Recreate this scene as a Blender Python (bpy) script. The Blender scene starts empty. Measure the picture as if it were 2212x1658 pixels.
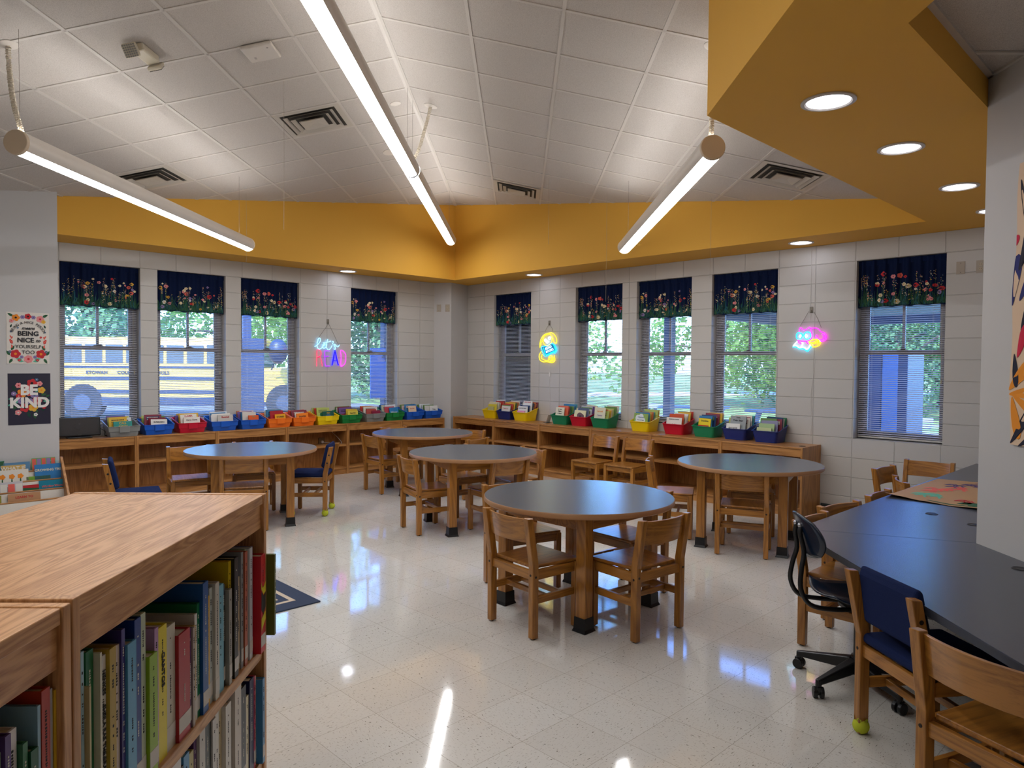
import bpy, bmesh, math, random
from mathutils import Matrix, Vector
R_ = math.radians
sc = bpy.context.scene
COL = sc.collection

# ---------------------------------------------------------------- camera
CAMH = 1.55
def cam_setup():
    f, yaw, pitch, roll = 1526.94, R_(45.6296), R_(-1.578), R_(0.46075)
    F = Vector((math.cos(pitch)*math.cos(yaw), math.cos(pitch)*math.sin(yaw), math.sin(pitch)))
    r0 = Vector((math.sin(yaw), -math.cos(yaw), 0)); u0 = r0.cross(F)
    c, s = math.cos(roll), math.sin(roll)
    Rv = c*r0 + s*u0; Uv = -s*r0 + c*u0
    cd = bpy.data.cameras.new('camera'); co = bpy.data.objects.new('camera', cd); COL.objects.link(co)
    cd.sensor_fit = 'HORIZONTAL'; cd.sensor_width = 36; cd.lens = f/2212*36
    cd.clip_start = 0.05; cd.clip_end = 300
    m = Matrix((Rv, Uv, -F)).transposed().to_4x4(); m.translation = (0, 0, CAMH)
    co.matrix_world = m
    sc.camera = co
cam_setup()

# ---------------------------------------------------------------- world, sun, exposure
w = bpy.data.worlds.new('world'); sc.world = w; w.use_nodes = True
nt = w.node_tree; bg = nt.nodes['Background']
sky = nt.nodes.new('ShaderNodeTexSky'); sky.sky_type = 'NISHITA'; sky.sun_disc = False
sky.sun_elevation = R_(48); sky.sun_rotation = R_(200); sky.air_density = 1.0; sky.dust_density = 0.6
tint = nt.nodes.new('ShaderNodeMix'); tint.data_type = 'RGBA'; tint.blend_type = 'MULTIPLY'; tint.inputs[0].default_value = 1; tint.inputs[7].default_value = (.52, .82, 1.5, 1)   # camera white balance is set for the warm lamps
nt.links.new(sky.outputs[0], tint.inputs[6]); nt.links.new(tint.outputs[2], bg.inputs[0]); bg.inputs[1].default_value = SKY_STRENGTH = 0.34
sd = bpy.data.lights.new('sun', 'SUN'); sd.energy = 3.6; sd.angle = R_(0.6); sd.color = (0.92, 0.97, 1.0)
so = bpy.data.objects.new('sun', sd); COL.objects.link(so)
so.rotation_euler = Vector((0.62, 0.38, -0.72)).to_track_quat('-Z', 'Y').to_euler()
so.location = (-5, -5, 12)
sc.view_settings.view_transform = 'Standard'; sc.view_settings.look = 'None'
sc.view_settings.gamma = 1; sc.view_settings.use_curve_mapping = False
sc.view_settings.exposure = 2.03
sc.cycles.use_denoising = True
sc.cycles.max_bounces = 7; sc.cycles.diffuse_bounces = 4; sc.cycles.glossy_bounces = 3
sc.cycles.transparent_max_bounces = 10; sc.cycles.transmission_bounces = 3
sc.cycles.caustics_reflective = False; sc.cycles.caustics_refractive = False
sc.cycles.sample_clamp_indirect = 4.0
TUBE_W, TUBE_UP, DOWN_W = 7.0, 4.2, 6.0

# ---------------------------------------------------------------- materials
def srgb(h):
    if isinstance(h, str):
        h = h.lstrip('#'); c = [int(h[i:i+2], 16)/255 for i in (0, 2, 4)]
    else: c = [x/255 for x in h]
    return tuple((x/12.92 if x <= 0.04045 else ((x+0.055)/1.055)**2.4) for x in c) + (1,)
MATS = {}
def nm(name):
    m = bpy.data.materials.new(name); m.use_nodes = True
    return m, m.node_tree, m.node_tree.nodes['Principled BSDF']
def mat(name, col, rough=0.5, metal=0.0, spec=0.5, emis=0.0, ecol=None, bump=0.0, bscale=60.0, coat=0.0, var=0.0, vscale=5.0):
    if name in MATS: return MATS[name]
    m, t, b = nm(name); c = srgb(col)
    b.inputs['Base Color'].default_value = c; b.inputs['Roughness'].default_value = rough
    b.inputs['Metallic'].default_value = metal; b.inputs['Specular IOR Level'].default_value = spec
    b.inputs['Coat Weight'].default_value = coat; b.inputs['Coat Roughness'].default_value = 0.12
    if emis:
        b.inputs['Emission Color'].default_value = srgb(ecol) if ecol else c
        b.inputs['Emission Strength'].default_value = emis
    if bump or var:
        tc = t.nodes.new('ShaderNodeTexCoord'); n = t.nodes.new('ShaderNodeTexNoise')
        n.inputs['Scale'].default_value = bscale if bump else vscale; n.inputs['Detail'].default_value = 4
        t.links.new(tc.outputs['Object'], n.inputs['Vector'])
        if bump:
            bp = t.nodes.new('ShaderNodeBump'); bp.inputs['Strength'].default_value = bump; bp.inputs['Distance'].default_value = 0.004
            t.links.new(n.outputs['Fac'], bp.inputs['Height']); t.links.new(bp.outputs[0], b.inputs['Normal'])
        if var:
            n2 = n
            if bump:
                n2 = t.nodes.new('ShaderNodeTexNoise'); n2.inputs['Scale'].default_value = vscale; n2.inputs['Detail'].default_value = 4
                t.links.new(tc.outputs['Object'], n2.inputs['Vector'])
            mx = t.nodes.new('ShaderNodeMix'); mx.data_type = 'RGBA'
            mx.inputs[6].default_value = tuple(x*(1-var) for x in c[:3])+(1,); mx.inputs[7].default_value = tuple(min(1, x*(1+var)) for x in c[:3])+(1,)
            t.links.new(n2.outputs['Fac'], mx.inputs[0]); t.links.new(mx.outputs[2], b.inputs['Base Color'])
    MATS[name] = m; return m
def wood(name, light, dark, axis, rough=0.32, coat=0.3, sc_=1.0, vary=0.06):
    key = name+axis
    if key in MATS: return MATS[key]
    m, t, b = nm(key); L = t.links; N = t.nodes.new
    tc = N('ShaderNodeTexCoord'); oi = N('ShaderNodeObjectInfo'); vm = N('ShaderNodeVectorMath'); vm.operation = 'MULTIPLY_ADD'
    cx = N('ShaderNodeCombineXYZ'); L.new(oi.outputs['Random'], cx.inputs[0]); L.new(oi.outputs['Random'], cx.inputs[1]); L.new(oi.outputs['Random'], cx.inputs[2])
    vm.inputs[1].default_value = (7.3, 11.1, 5.7); L.new(cx.outputs[0], vm.inputs[0]); L.new(tc.outputs['Object'], vm.inputs[2])
    s = {'x': (1.2, 26, 26), 'y': (26, 1.2, 26), 'z': (26, 26, 1.2)}[axis]; s2 = {'x': (.9, 7, 7), 'y': (7, .9, 7), 'z': (7, 7, .9)}[axis]
    mp = N('ShaderNodeMapping'); mp.inputs['Scale'].default_value = tuple(v*sc_ for v in s); L.new(vm.outputs[0], mp.inputs[0])
    n1 = N('ShaderNodeTexNoise'); n1.inputs['Scale'].default_value = 5; n1.inputs['Detail'].default_value = 6; n1.inputs['Roughness'].default_value = .7; L.new(mp.outputs[0], n1.inputs['Vector'])
    mp2 = N('ShaderNodeMapping'); mp2.inputs['Scale'].default_value = tuple(v*sc_ for v in s2); L.new(vm.outputs[0], mp2.inputs[0])
    n2 = N('ShaderNodeTexNoise'); n2.inputs['Scale'].default_value = 1.0; n2.inputs['Detail'].default_value = 1; n2.inputs['Distortion'].default_value = .6; L.new(mp2.outputs[0], n2.inputs['Vector'])
    ml = N('ShaderNodeMath'); ml.operation = 'MULTIPLY'; ml.inputs[1].default_value = 9; L.new(n2.outputs['Fac'], ml.inputs[0])
    pp = N('ShaderNodeMath'); pp.operation = 'PINGPONG'; pp.inputs[1].default_value = .5; L.new(ml.outputs[0], pp.inputs[0])
    ad = N('ShaderNodeMath'); ad.operation = 'MULTIPLY_ADD'; ad.inputs[1].default_value = .75; L.new(n1.outputs['Fac'], ad.inputs[0])
    sm = N('ShaderNodeMath'); sm.operation = 'MULTIPLY'; sm.inputs[1].default_value = .55; L.new(pp.outputs[0], sm.inputs[0]); L.new(sm.outputs[0], ad.inputs[2])
    cr = N('ShaderNodeValToRGB'); cr.color_ramp.elements[0].position = .28; cr.color_ramp.elements[1].position = .62
    cr.color_ramp.elements[0].color = srgb(dark); cr.color_ramp.elements[1].color = srgb(light); L.new(ad.outputs[0], cr.inputs[0])
    hs = N('ShaderNodeHueSaturation'); mr = N('ShaderNodeMapRange'); mr.inputs[3].default_value = 1-vary; mr.inputs[4].default_value = 1+vary
    L.new(oi.outputs['Random'], mr.inputs[0]); L.new(mr.outputs[0], hs.inputs['Value']); L.new(cr.outputs[0], hs.inputs['Color']); L.new(hs.outputs[0], b.inputs['Base Color'])
    b.inputs['Roughness'].default_value = rough; b.inputs['Coat Weight'].default_value = coat; b.inputs['Coat Roughness'].default_value = .15
    bp = N('ShaderNodeBump'); bp.inputs['Strength'].default_value = .12; bp.inputs['Distance'].default_value = .001; L.new(n1.outputs['Fac'], bp.inputs['Height']); L.new(bp.outputs[0], b.inputs['Normal'])
    MATS[key] = m; return m
CH_L, CH_D = '#ad742f', '#80501d'
SH_L, SH_D = '#b98248', '#8f5c2c'
FG_L, FG_D = '#d9a470', '#a9713f'
def chw(a): return wood('chair_oak_', CH_L, CH_D, a, .3, .35)
def shw(a): return wood('shelf_oak_', SH_L, SH_D, a, .38, .15)
def fgw(a): return wood('case_oak_', FG_L, FG_D, a, .42, .12, 2.2)

def floor_mat():
    m, t, b = nm('vinyl_tile'); L = t.links; N = t.nodes.new
    tc = N('ShaderNodeTexCoord'); mp = N('ShaderNodeMapping'); mp.inputs['Location'].default_value = (-2.96+3.05, -2.319+3.05, 0); L.new(tc.outputs['Object'], mp.inputs[0])
    br = N('ShaderNodeTexBrick'); br.offset = 0; br.squash = 1; br.inputs['Scale'].default_value = 1; br.inputs['Brick Width'].default_value = .305; br.inputs['Row Height'].default_value = .305
    br.inputs['Mortar Size'].default_value = .0012; br.inputs['Mortar Smooth'].default_value = .3
    br.inputs['Color1'].default_value = srgb((214, 211, 204)); br.inputs['Color2'].default_value = srgb((209, 205, 197)); br.inputs['Mortar'].default_value = srgb((166, 158, 146)); L.new(mp.outputs[0], br.inputs['Vector'])
    sep = N('ShaderNodeVectorMath'); sep.operation = 'DIVIDE'; sep.inputs[1].default_value = (.305, .305, 1); L.new(mp.outputs[0], sep.inputs[0])
    fl = N('ShaderNodeVectorMath'); fl.operation = 'FLOOR'; L.new(sep.outputs[0], fl.inputs[0])
    wn = N('ShaderNodeTexWhiteNoise'); wn.noise_dimensions = '2D'; L.new(fl.outputs[0], wn.inputs['Vector'])
    gt = N('ShaderNodeMath'); gt.operation = 'GREATER_THAN'; gt.inputs[1].default_value = .5; L.new(wn.outputs['Value'], gt.inputs[0])
    def fleck(sx, sy, th, off):
        q = N('ShaderNodeMapping'); q.inputs['Scale'].default_value = (sx, sy, 1); q.inputs['Location'].default_value = (off, off*2, 0); L.new(tc.outputs['Object'], q.inputs[0])
        v = N('ShaderNodeTexNoise'); v.inputs['Scale'].default_value = 1; v.inputs['Detail'].default_value = 2; v.inputs['Roughness'].default_value = .4; L.new(q.outputs[0], v.inputs['Vector'])
        r = N('ShaderNodeMapRange'); r.inputs[1].default_value = th; r.inputs[2].default_value = th+.025; L.new(v.outputs['Fac'], r.inputs[0]); return r.outputs[0]
    fx = N('ShaderNodeMix'); L.new(gt.outputs[0], fx.inputs[0]); L.new(fleck(46, 160, .685, 0), fx.inputs[2]); L.new(fleck(160, 46, .685, 3), fx.inputs[3])
    fy = N('ShaderNodeMix'); L.new(gt.outputs[0], fy.inputs[0]); L.new(fleck(60, 200, .63, 9), fy.inputs[2]); L.new(fleck(200, 60, .63, 13), fy.inputs[3])
    m1 = N('ShaderNodeMix'); m1.data_type = 'RGBA'; m1.inputs[7].default_value = srgb((186, 180, 170)); L.new(fy.outputs[0], m1.inputs[0]); L.new(br.outputs[0], m1.inputs[6])
    m2 = N('ShaderNodeMix'); m2.data_type = 'RGBA'; m2.inputs[7].default_value = srgb((104, 96, 84)); L.new(fx.outputs[0], m2.inputs[0]); L.new(m1.outputs[2], m2.inputs[6])
    L.new(m2.outputs[2], b.inputs['Base Color'])
    b.inputs['Roughness'].default_value = .065; b.inputs['Specular IOR Level'].default_value = .6
    b.inputs['Coat Weight'].default_value = .25; b.inputs['Coat Roughness'].default_value = .05
    nz = N('ShaderNodeTexNoise'); nz.inputs['Scale'].default_value = 9; nz.inputs['Detail'].default_value = 3; L.new(tc.outputs['Object'], nz.inputs['Vector'])
    bp = N('ShaderNodeBump'); bp.inputs['Strength'].default_value = .18; bp.inputs['Distance'].default_value = .0012; L.new(nz.outputs['Fac'], bp.inputs['Height'])
    b2 = N('ShaderNodeBump'); b2.invert = True; b2.inputs['Strength'].default_value = .35; b2.inputs['Distance'].default_value = .0006; L.new(br.outputs['Fac'], b2.inputs['Height']); L.new(bp.outputs[0], b2.inputs['Normal']); L.new(b2.outputs[0], b.inputs['Normal'])
    return m
def block_mat(name, ax, ph):
    m, t, b = nm(name); L = t.links; N = t.nodes.new
    tc = N('ShaderNodeTexCoord'); sx = N('ShaderNodeSeparateXYZ'); L.new(tc.outputs['Object'], sx.inputs[0])
    cx = N('ShaderNodeCombineXYZ'); ad = N('ShaderNodeMath'); ad.operation = 'ADD'; ad.inputs[1].default_value = ph
    L.new(sx.outputs[ax], ad.inputs[0]); L.new(ad.outputs[0], cx.inputs[0]); L.new(sx.outputs[2], cx.inputs[1])
    br = N('ShaderNodeTexBrick'); br.offset = 0; br.inputs['Scale'].default_value = 1; br.inputs['Brick Width'].default_value = .4064; br.inputs['Row Height'].default_value = .2032
    br.inputs['Mortar Size'].default_value = .0055; br.inputs['Mortar Smooth'].default_value = .6
    br.inputs['Color1'].default_value = srgb((202, 198, 192)); br.inputs['Color2'].default_value = srgb((198, 194, 188)); br.inputs['Mortar'].default_value = srgb((190, 186, 180)); L.new(cx.outputs[0], br.inputs['Vector'])
    L.new(br.outputs[0], b.inputs['Base Color']); b.inputs['Roughness'].default_value = .42
    nz = N('ShaderNodeTexNoise'); nz.inputs['Scale'].default_value = 110; nz.inputs['Detail'].default_value = 3; L.new(tc.outputs['Object'], nz.inputs['Vector'])
    bp = N('ShaderNodeBump'); bp.inputs['Strength'].default_value = .35; bp.inputs['Distance'].default_value = .0015; L.new(nz.outputs['Fac'], bp.inputs['Height'])
    b2 = N('ShaderNodeBump'); b2.invert = True; b2.inputs['Strength'].default_value = .9; b2.inputs['Distance'].default_value = .005; L.new(br.outputs['Fac'], b2.inputs['Height']); L.new(bp.outputs[0], b2.inputs['Normal']); L.new(b2.outputs[0], b.inputs['Normal'])
    return m
def ctile_mat():
    m, t, b = nm('ceiling_tile'); L = t.links; N = t.nodes.new
    tc = N('ShaderNodeTexCoord'); n = N('ShaderNodeTexNoise'); n.inputs['Scale'].default_value = 330; n.inputs['Detail'].default_value = 2; L.new(tc.outputs['Object'], n.inputs['Vector'])
    cr = N('ShaderNodeValToRGB'); cr.color_ramp.elements[0].position = .34; cr.color_ramp.elements[1].position = .56
    cr.color_ramp.elements[0].color = srgb((176, 167, 160)); cr.color_ramp.elements[1].color = srgb((206, 199, 192)); L.new(n.outputs['Fac'], cr.inputs[0]); L.new(cr.outputs[0], b.inputs['Base Color'])
    b.inputs['Roughness'].default_value = .95; b.inputs['Specular IOR Level'].default_value = .1
    bp = N('ShaderNodeBump'); bp.inputs['Strength'].default_value = .5; bp.inputs['Distance'].default_value = .002; L.new(n.outputs['Fac'], bp.inputs['Height']); L.new(bp.outputs[0], b.inputs['Normal'])
    return m
def glass_mat():
    m = bpy.data.materials.new('window_glass'); m.use_nodes = True; t = m.node_tree; t.nodes.remove(t.nodes['Principled BSDF'])
    o = t.nodes['Material Output']; tr = t.nodes.new('ShaderNodeBsdfTransparent'); tr.inputs[0].default_value = (.9, .95, .97, 1)
    gl = t.nodes.new('ShaderNodeBsdfGlossy'); gl.inputs['Roughness'].default_value = .01; fr = t.nodes.new('ShaderNodeFresnel'); fr.inputs[0].default_value = 1.45
    mx = t.nodes.new('ShaderNodeMixShader'); t.links.new(fr.outputs[0], mx.inputs[0]); t.links.new(tr.outputs[0], mx.inputs[1]); t.links.new(gl.outputs[0], mx.inputs[2]); t.links.new(mx.outputs[0], o.inputs[0])
    return m
M_FLOOR = floor_mat(); M_BL = block_mat('painted_block_left', 0, -1.87+4.064); M_BR = block_mat('painted_block_right', 1, -2.755+4.064)
M_TILE = ctile_mat(); M_GLASS = glass_mat()
M_GRID = mat('grid_white', (205, 198, 190), .5)
M_YEL = mat('yellow_paint', (230, 174, 68), .62, spec=.25)
M_GYP = mat('painted_gypsum', (198, 195, 193), .6, spec=.25, bump=.05, bscale=220)
M_WHITE = mat('white_plastic', (216, 208, 198), .4)
M_FIX = mat('fixture_white', (214, 204, 192), .38)
M_FRAME = mat('window_metal', (176, 172, 172), .42)
M_BASE = mat('baseboard_rubber', (58, 66, 66), .5)
M_BLACK = mat('black_plastic', (16, 16, 18), .38)
M_DARKM = mat('dark_metal', (42, 38, 36), .4, .7)
M_LAM = mat('blue_grey_laminate', (84, 88, 95), .25, spec=.55, bump=.06, bscale=300)
M_LAMC = mat('charcoal_laminate', (70, 73, 84), .27, spec=.5, bump=.05, bscale=300)
M_EDGE = mat('laminate_edge', (54, 58, 68), .4)
M_BLUEF = mat('navy_fabric', (26, 38, 78), .95, spec=.15, bump=.5, bscale=500)
M_BALL = mat('tennis_felt', (196, 205, 62), 1.0, spec=.05, bump=.6, bscale=700)

# ---------------------------------------------------------------- mesh building
class M:
    def __init__(s): s.v = []; s.f = []; s.m = []; s.T = None; s.k = 0
    def add(s, vs, fs, k=None):
        b = len(s.v); k = s.k if k is None else k
        for p in vs:
            p = Vector(p); s.v.append(tuple(s.T @ p) if s.T else tuple(p))
        for f in fs: s.f.append(tuple(i+b for i in f)); s.m.append(k)
        return s
    def box(s, x0, x1, y0, y1, z0, z1, k=None):
        return s.add([(x0,y0,z0),(x1,y0,z0),(x1,y1,z0),(x0,y1,z0),(x0,y0,z1),(x1,y0,z1),(x1,y1,z1),(x0,y1,z1)],
                     [(0,3,2,1),(4,5,6,7),(0,1,5,4),(1,2,6,5),(2,3,7,6),(3,0,4,7)], k)
    def prism(s, poly, a0, a1, ax='z', k=None):
        def q(p, a): return {'z': (p[0],p[1],a), 'y': (p[0],a,p[1]), 'x': (a,p[0],p[1])}[ax]
        n = len(poly)
        return s.add([q(p,a0) for p in poly]+[q(p,a1) for p in poly], [tuple(range(n-1,-1,-1)), tuple(range(n,2*n))]+[(i,(i+1)%n,n+(i+1)%n,n+i) for i in range(n)], k)
    def cyl(s, p0, p1, r, r1=None, n=16, k=None, cap=True):
        p0, p1 = Vector(p0), Vector(p1); r1 = r if r1 is None else r1; d = (p1-p0).normalized()
        a = d.orthogonal().normalized(); b = d.cross(a); vs = []
        for p, rr in ((p0, r), (p1, r1)):
            for i in range(n): t = 2*math.pi*i/n; vs.append(p+rr*(math.cos(t)*a+math.sin(t)*b))
        fs = [(i,(i+1)%n,n+(i+1)%n,n+i) for i in range(n)]
        if cap: fs += [tuple(range(n-1,-1,-1)), tuple(range(n,2*n))]
        return s.add(vs, fs, k)
    def tube(s, pts, r, n=8, closed=False, k=None):
        pts = [Vector(p) for p in pts]; N = len(pts); vs = []; prev = None
        for i, p in enumerate(pts):
            if closed: d = pts[(i+1)%N]-pts[i-1]
            else: d = pts[min(i+1,N-1)]-pts[max(i-1,0)]
            d.normalize()
            a = d.orthogonal().normalized() if prev is None else (prev-d*prev.dot(d)).normalized()
            prev = a; b = d.cross(a)
            for j in range(n): t = 2*math.pi*j/n; vs.append(p+r*(math.cos(t)*a+math.sin(t)*b))
        fs = [(i*n+j, i*n+(j+1)%n, ((i+1)%N)*n+(j+1)%n, ((i+1)%N)*n+j) for i in range(N if closed else N-1) for j in range(n)]
        if not closed: fs += [tuple(range(n-1,-1,-1)), tuple(range((N-1)*n, N*n))]
        return s.add(vs, fs, k)
    def lathe(s, prof, n=24, c=(0,0), k=None, cap=True):
        vs = []; P = len(prof)
        for i in range(n):
            t = 2*math.pi*i/n
            for r, z in prof: vs.append((c[0]+r*math.cos(t), c[1]+r*math.sin(t), z))
        fs = [(i*P+j, ((i+1)%n)*P+j, ((i+1)%n)*P+j+1, i*P+j+1) for i in range(n) for j in range(P-1)]
        if cap and prof[0][0] > 1e-6: fs.append(tuple(i*P for i in range(n-1,-1,-1)))
        if cap and prof[-1][0] > 1e-6: fs.append(tuple(i*P+P-1 for i in range(n)))
        return s.add(vs, fs, k)
    def ball(s, c, r, n=14, k=None, sz=1.0):
        prof = [(r*math.sin(math.pi*i/(n//2)), -r*sz*math.cos(math.pi*i/(n//2))+c[2]) for i in range(n//2+1)]
        return s.lathe(prof, n, (c[0], c[1]), k)
def obj(name, m, mats, parent=None, bevel=0.0, smooth=False, loc=None, rotz=None, seg=2, solid=True):
    me = bpy.data.meshes.new(name); me.from_pydata(m.v, [], m.f)
    if not isinstance(mats, (list, tuple)): mats = [mats]
    for x in mats: me.materials.append(x)
    if len(mats) > 1: me.polygons.foreach_set('material_index', m.m)
    bm = bmesh.new(); bm.from_mesh(me)
    if smooth: bmesh.ops.remove_doubles(bm, verts=bm.verts, dist=1e-6)
    if solid: bmesh.ops.recalc_face_normals(bm, faces=bm.faces)
    bm.to_mesh(me); bm.free()
    if smooth:
        me.polygons.foreach_set('use_smooth', [True]*len(me.polygons)); me.set_sharp_from_angle(angle=R_(38))
    me.update()
    o = bpy.data.objects.new(name, me); COL.objects.link(o)
    if parent: o.parent = parent
    if loc: o.location = loc
    if rotz is not None: o.rotation_euler = (0, 0, rotz)
    if bevel:
        md = o.modifiers.new('bevel', 'BEVEL'); md.width = bevel; md.segments = seg; md.limit_method = 'ANGLE'; md.angle_limit = R_(40)
    return o
def tag(o, label, cat, group=None):
    o['label'] = label; o['category'] = cat
    if group: o['group'] = group
    return o
def thing(name, label, cat, loc=(0,0,0), rotz=0, group=None, mw=None):
    o = bpy.data.objects.new(name, None); COL.objects.link(o); o.empty_display_size = .1
    if mw is not None: o.matrix_world = mw
    else: o.location = loc; o.rotation_euler = (0, 0, rotz)
    return tag(o, label, cat, group)
def struct(name, m, mats, parent=None, **k):
    o = obj(name, m, mats, parent, **k)
    if not parent: o['kind'] = 'structure'
    return o
def dup(root, label=None, group=None, loc=None, rotz=None):
    def cp(o, par):
        c = o.copy(); COL.objects.link(c)
        if par: c.parent = par
        for ch in list(o.children): cp(ch, c)
        return c
    r = cp(root, None)
    if loc: r.location = loc
    if rotz is not None: r.rotation_euler = (0, 0, rotz)
    if label: r['label'] = label
    if group: r['group'] = group
    return r
def text(name, s, size, mt, parent, mw, ext=.0004, align='CENTER', bold=0.0, shear=0.0, lab=None):
    c = bpy.data.curves.new(name, 'FONT'); c.body = s; c.size = size; c.align_x = align; c.align_y = 'CENTER'; c.extrude = ext; c.offset = bold; c.shear = shear; c.resolution_u = 3
    t = bpy.data.objects.new(name, c); me = bpy.data.meshes.new_from_object(t); bpy.data.objects.remove(t)
    me.materials.clear(); me.materials.append(mt)
    o = bpy.data.objects.new(name, me); COL.objects.link(o); o.parent = parent; o.matrix_local = mw
    if lab: o['label'] = lab
    return o
def wallM(x, y, z, ang):     # text standing upright; local +x runs along ang, faces to its right-hand side (-90 deg)
    return Matrix.Translation((x, y, z)) @ Matrix.Rotation(ang, 4, 'Z') @ Matrix.Rotation(R_(90), 4, 'X')
def smoothpath(pts, n=5, closed=False):
    P = [Vector(p) for p in pts]; N = len(P); out = []
    for i in range(N if closed else N-1):
        g = (lambda j: P[j % N]) if closed else (lambda j: P[max(0, min(N-1, j))])
        a, b, c, d = g(i-1), g(i), g(i+1), g(i+2)
        for j in range(n):
            t = j/n; out.append(.5*((2*b)+(c-a)*t+(2*a-5*b+4*c-d)*t*t+(3*b-a-3*c+d)*t**3))
    if not closed: out.append(P[-1])
    return out
# ================================================================ room shell
XR, YL, ZS, ZP, SL = 7.628, 8.979, 2.842, 3.985, 0.2036
q2 = math.sqrt(.5)
m = M(); m.add([(-3,-4.35,0),(XR+.22,-4.35,0),(XR+.22,YL+.22,0),(-3,YL+.22,0)], [(0,1,2,3)]); struct('floor', m, M_FLOOR, solid=False)
LW = [(1.873, 2.686), (2.875, 3.688), (3.885, 4.698), (5.508, 6.321)]
RW = [(7.402, 8.215), (5.713, 6.526), (4.668, 5.481), (3.58, 4.393), (1.932, 2.745)]
WZ0, WZ1, WT = .8128, 2.6416, .22
def wall_with_holes(name, mt, holes, a0, a1, base, along):
    m = M(); hs = sorted(holes); cur = a0
    def bx(u0, u1, z0, z1):
        if along == 'x': m.box(u0, u1, base, base+WT, z0, z1)
        else: m.box(base, base+WT, u0, u1, z0, z1)
    for h0, h1 in hs:
        bx(cur, h0, 0, 4.25); bx(h0, h1, 0, WZ0); bx(h0, h1, WZ1, 4.25); cur = h1
    bx(cur, a1, 0, 4.25)
    return struct(name, m, mt)
wall_with_holes('wall_left', M_BL, LW, 1.2, XR+WT, YL, 'x')
wall_with_holes('wall_right', M_BR, RW, .6, YL, XR, 'y')
m = M(); m.box(-3, 1.718, 8.302, YL+.1, 0, 4.25); struct('wall_pillar', m, M_GYP)
m = M(); m.box(-3.1, -3, -4.45, 8.302, 0, 4.25); struct('wall_west', m, M_GYP)
m = M(); m.box(-3.1, XR, -4.45, -4.35, 0, 4.25); struct('wall_south', m, M_GYP)
m = M(); m.prism([(4.155,.89),(7.628,.89),(7.628,-4.35),(-1.085,-4.35)], 0, 4.25); struct('wall_diagonal', m, M_GYP)
m = M(); m.prism([(7.03,YL),(7.19,8.745),(XR,8.86),(XR,YL)], 0, ZS+.05); struct('wall_corner_column', m, M_GYP)
m = M(); m.box(-3.1, XR+WT, -4.45, YL+WT, 4.25, 4.4); struct('ceiling_deck', m, M_GYP)
# baseboards
m = M(); m.box(XR-.008, XR, .89, 3.06, 0, .1); struct('baseboard_right', m, M_BASE)
m = M(); m.prism([(4.155,.90),(7.6,.90),(7.6,.885),(4.155,.885)], 0, .1); m.T = Matrix.Translation((4.155,.89,0)) @ Matrix.Rotation(R_(225), 4, 'Z'); m.box(0, 5, -.008, 0, 0, .1); m.T = None; struct('baseboard_diagonal', m, M_BASE)
m = M(); m.box(-3, 1.726, 8.294, 8.302, 0, .1); struct('baseboard_left', m, M_BASE)
# yellow soffits
def soff(name, poly): m = M(); m.prism(poly, ZS, 4.24); return struct(name, m, M_YEL)
soff('ceiling_soffit_left', [(1.3,8.43),(7.0,8.43),(7.0,YL),(1.3,YL)])
soff('ceiling_soffit_right', [(7.0,.89),(XR,.89),(XR,YL),(7.0,YL)])
soff('ceiling_soffit_bulkhead', [(3.293,1.94),(7,1.94),(7,.89),(2.936,.89),(-2.304,-4.35),(-2.997,-4.35)])
m = M(); m.add([(2.936,.89,2.992),(-2.304,-4.35,2.992),(-1.08,-4.35,2.992),(4.2,.89,2.992)], [(0,1,2,3)])
struct('ceiling_low', m, [M_TILE], solid=False)
# ceiling planes
def cz(s, t): return ZP - SL*abs(t)
def cp(s, t, dz=0): return (7+(s+t)*q2, 8.43+(s-t)*q2, cz(s, t)+dz)
def st(x, y): return (((x-7)+(y-8.43))*q2, ((x-7)-(y-8.43))*q2)
def poly_obj(name, pts, mt, dz=0):
    m = M(); m.add([(x, y, cz(*st(x, y))+dz) for x, y in pts], [tuple(range(len(pts)))]); return struct(name, m, mt, solid=False)
PL = [(7.02,8.45),(-3,8.45),(-3,-1.57)]
PR1 = [(7.02,8.45),(-3,-1.57),(-3,-4.35),(3.30,1.95)]; PR2 = [(7.02,8.45),(3.30,1.95),(7.02,1.95)]
poly_obj('ceiling_left_slope', PL, M_TILE); poly_obj('ceiling_right_slope', PR1, M_TILE); poly_obj('ceiling_right_slope', PR2, M_TILE)
def clip(poly, p, q):
    # clip segment pq (in s,t) to a convex polygon in s,t
    t0, t1 = 0., 1.; n = len(poly); area = sum(poly[i][0]*poly[(i+1)%n][1]-poly[(i+1)%n][0]*poly[i][1] for i in range(n)); sg = 1 if area > 0 else -1
    d = (q[0]-p[0], q[1]-p[1])
    for i in range(n):
        a, b = poly[i], poly[(i+1)%n]; e = (b[0]-a[0], b[1]-a[1])
        f0 = sg*(e[0]*(p[1]-a[1])-e[1]*(p[0]-a[0])); fd = sg*(e[0]*d[1]-e[1]*d[0])
        if abs(fd) < 1e-9:
            if f0 < 0: return None
            continue
        tt = -f0/fd
        if fd > 0: t0 = max(t0, tt)
        else: t1 = min(t1, tt)
    return None if t0 >= t1-1e-6 else ((p[0]+d[0]*t0, p[1]+d[1]*t0), (p[0]+d[0]*t1, p[1]+d[1]*t1))
HB, HH = .0115, .006
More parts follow.
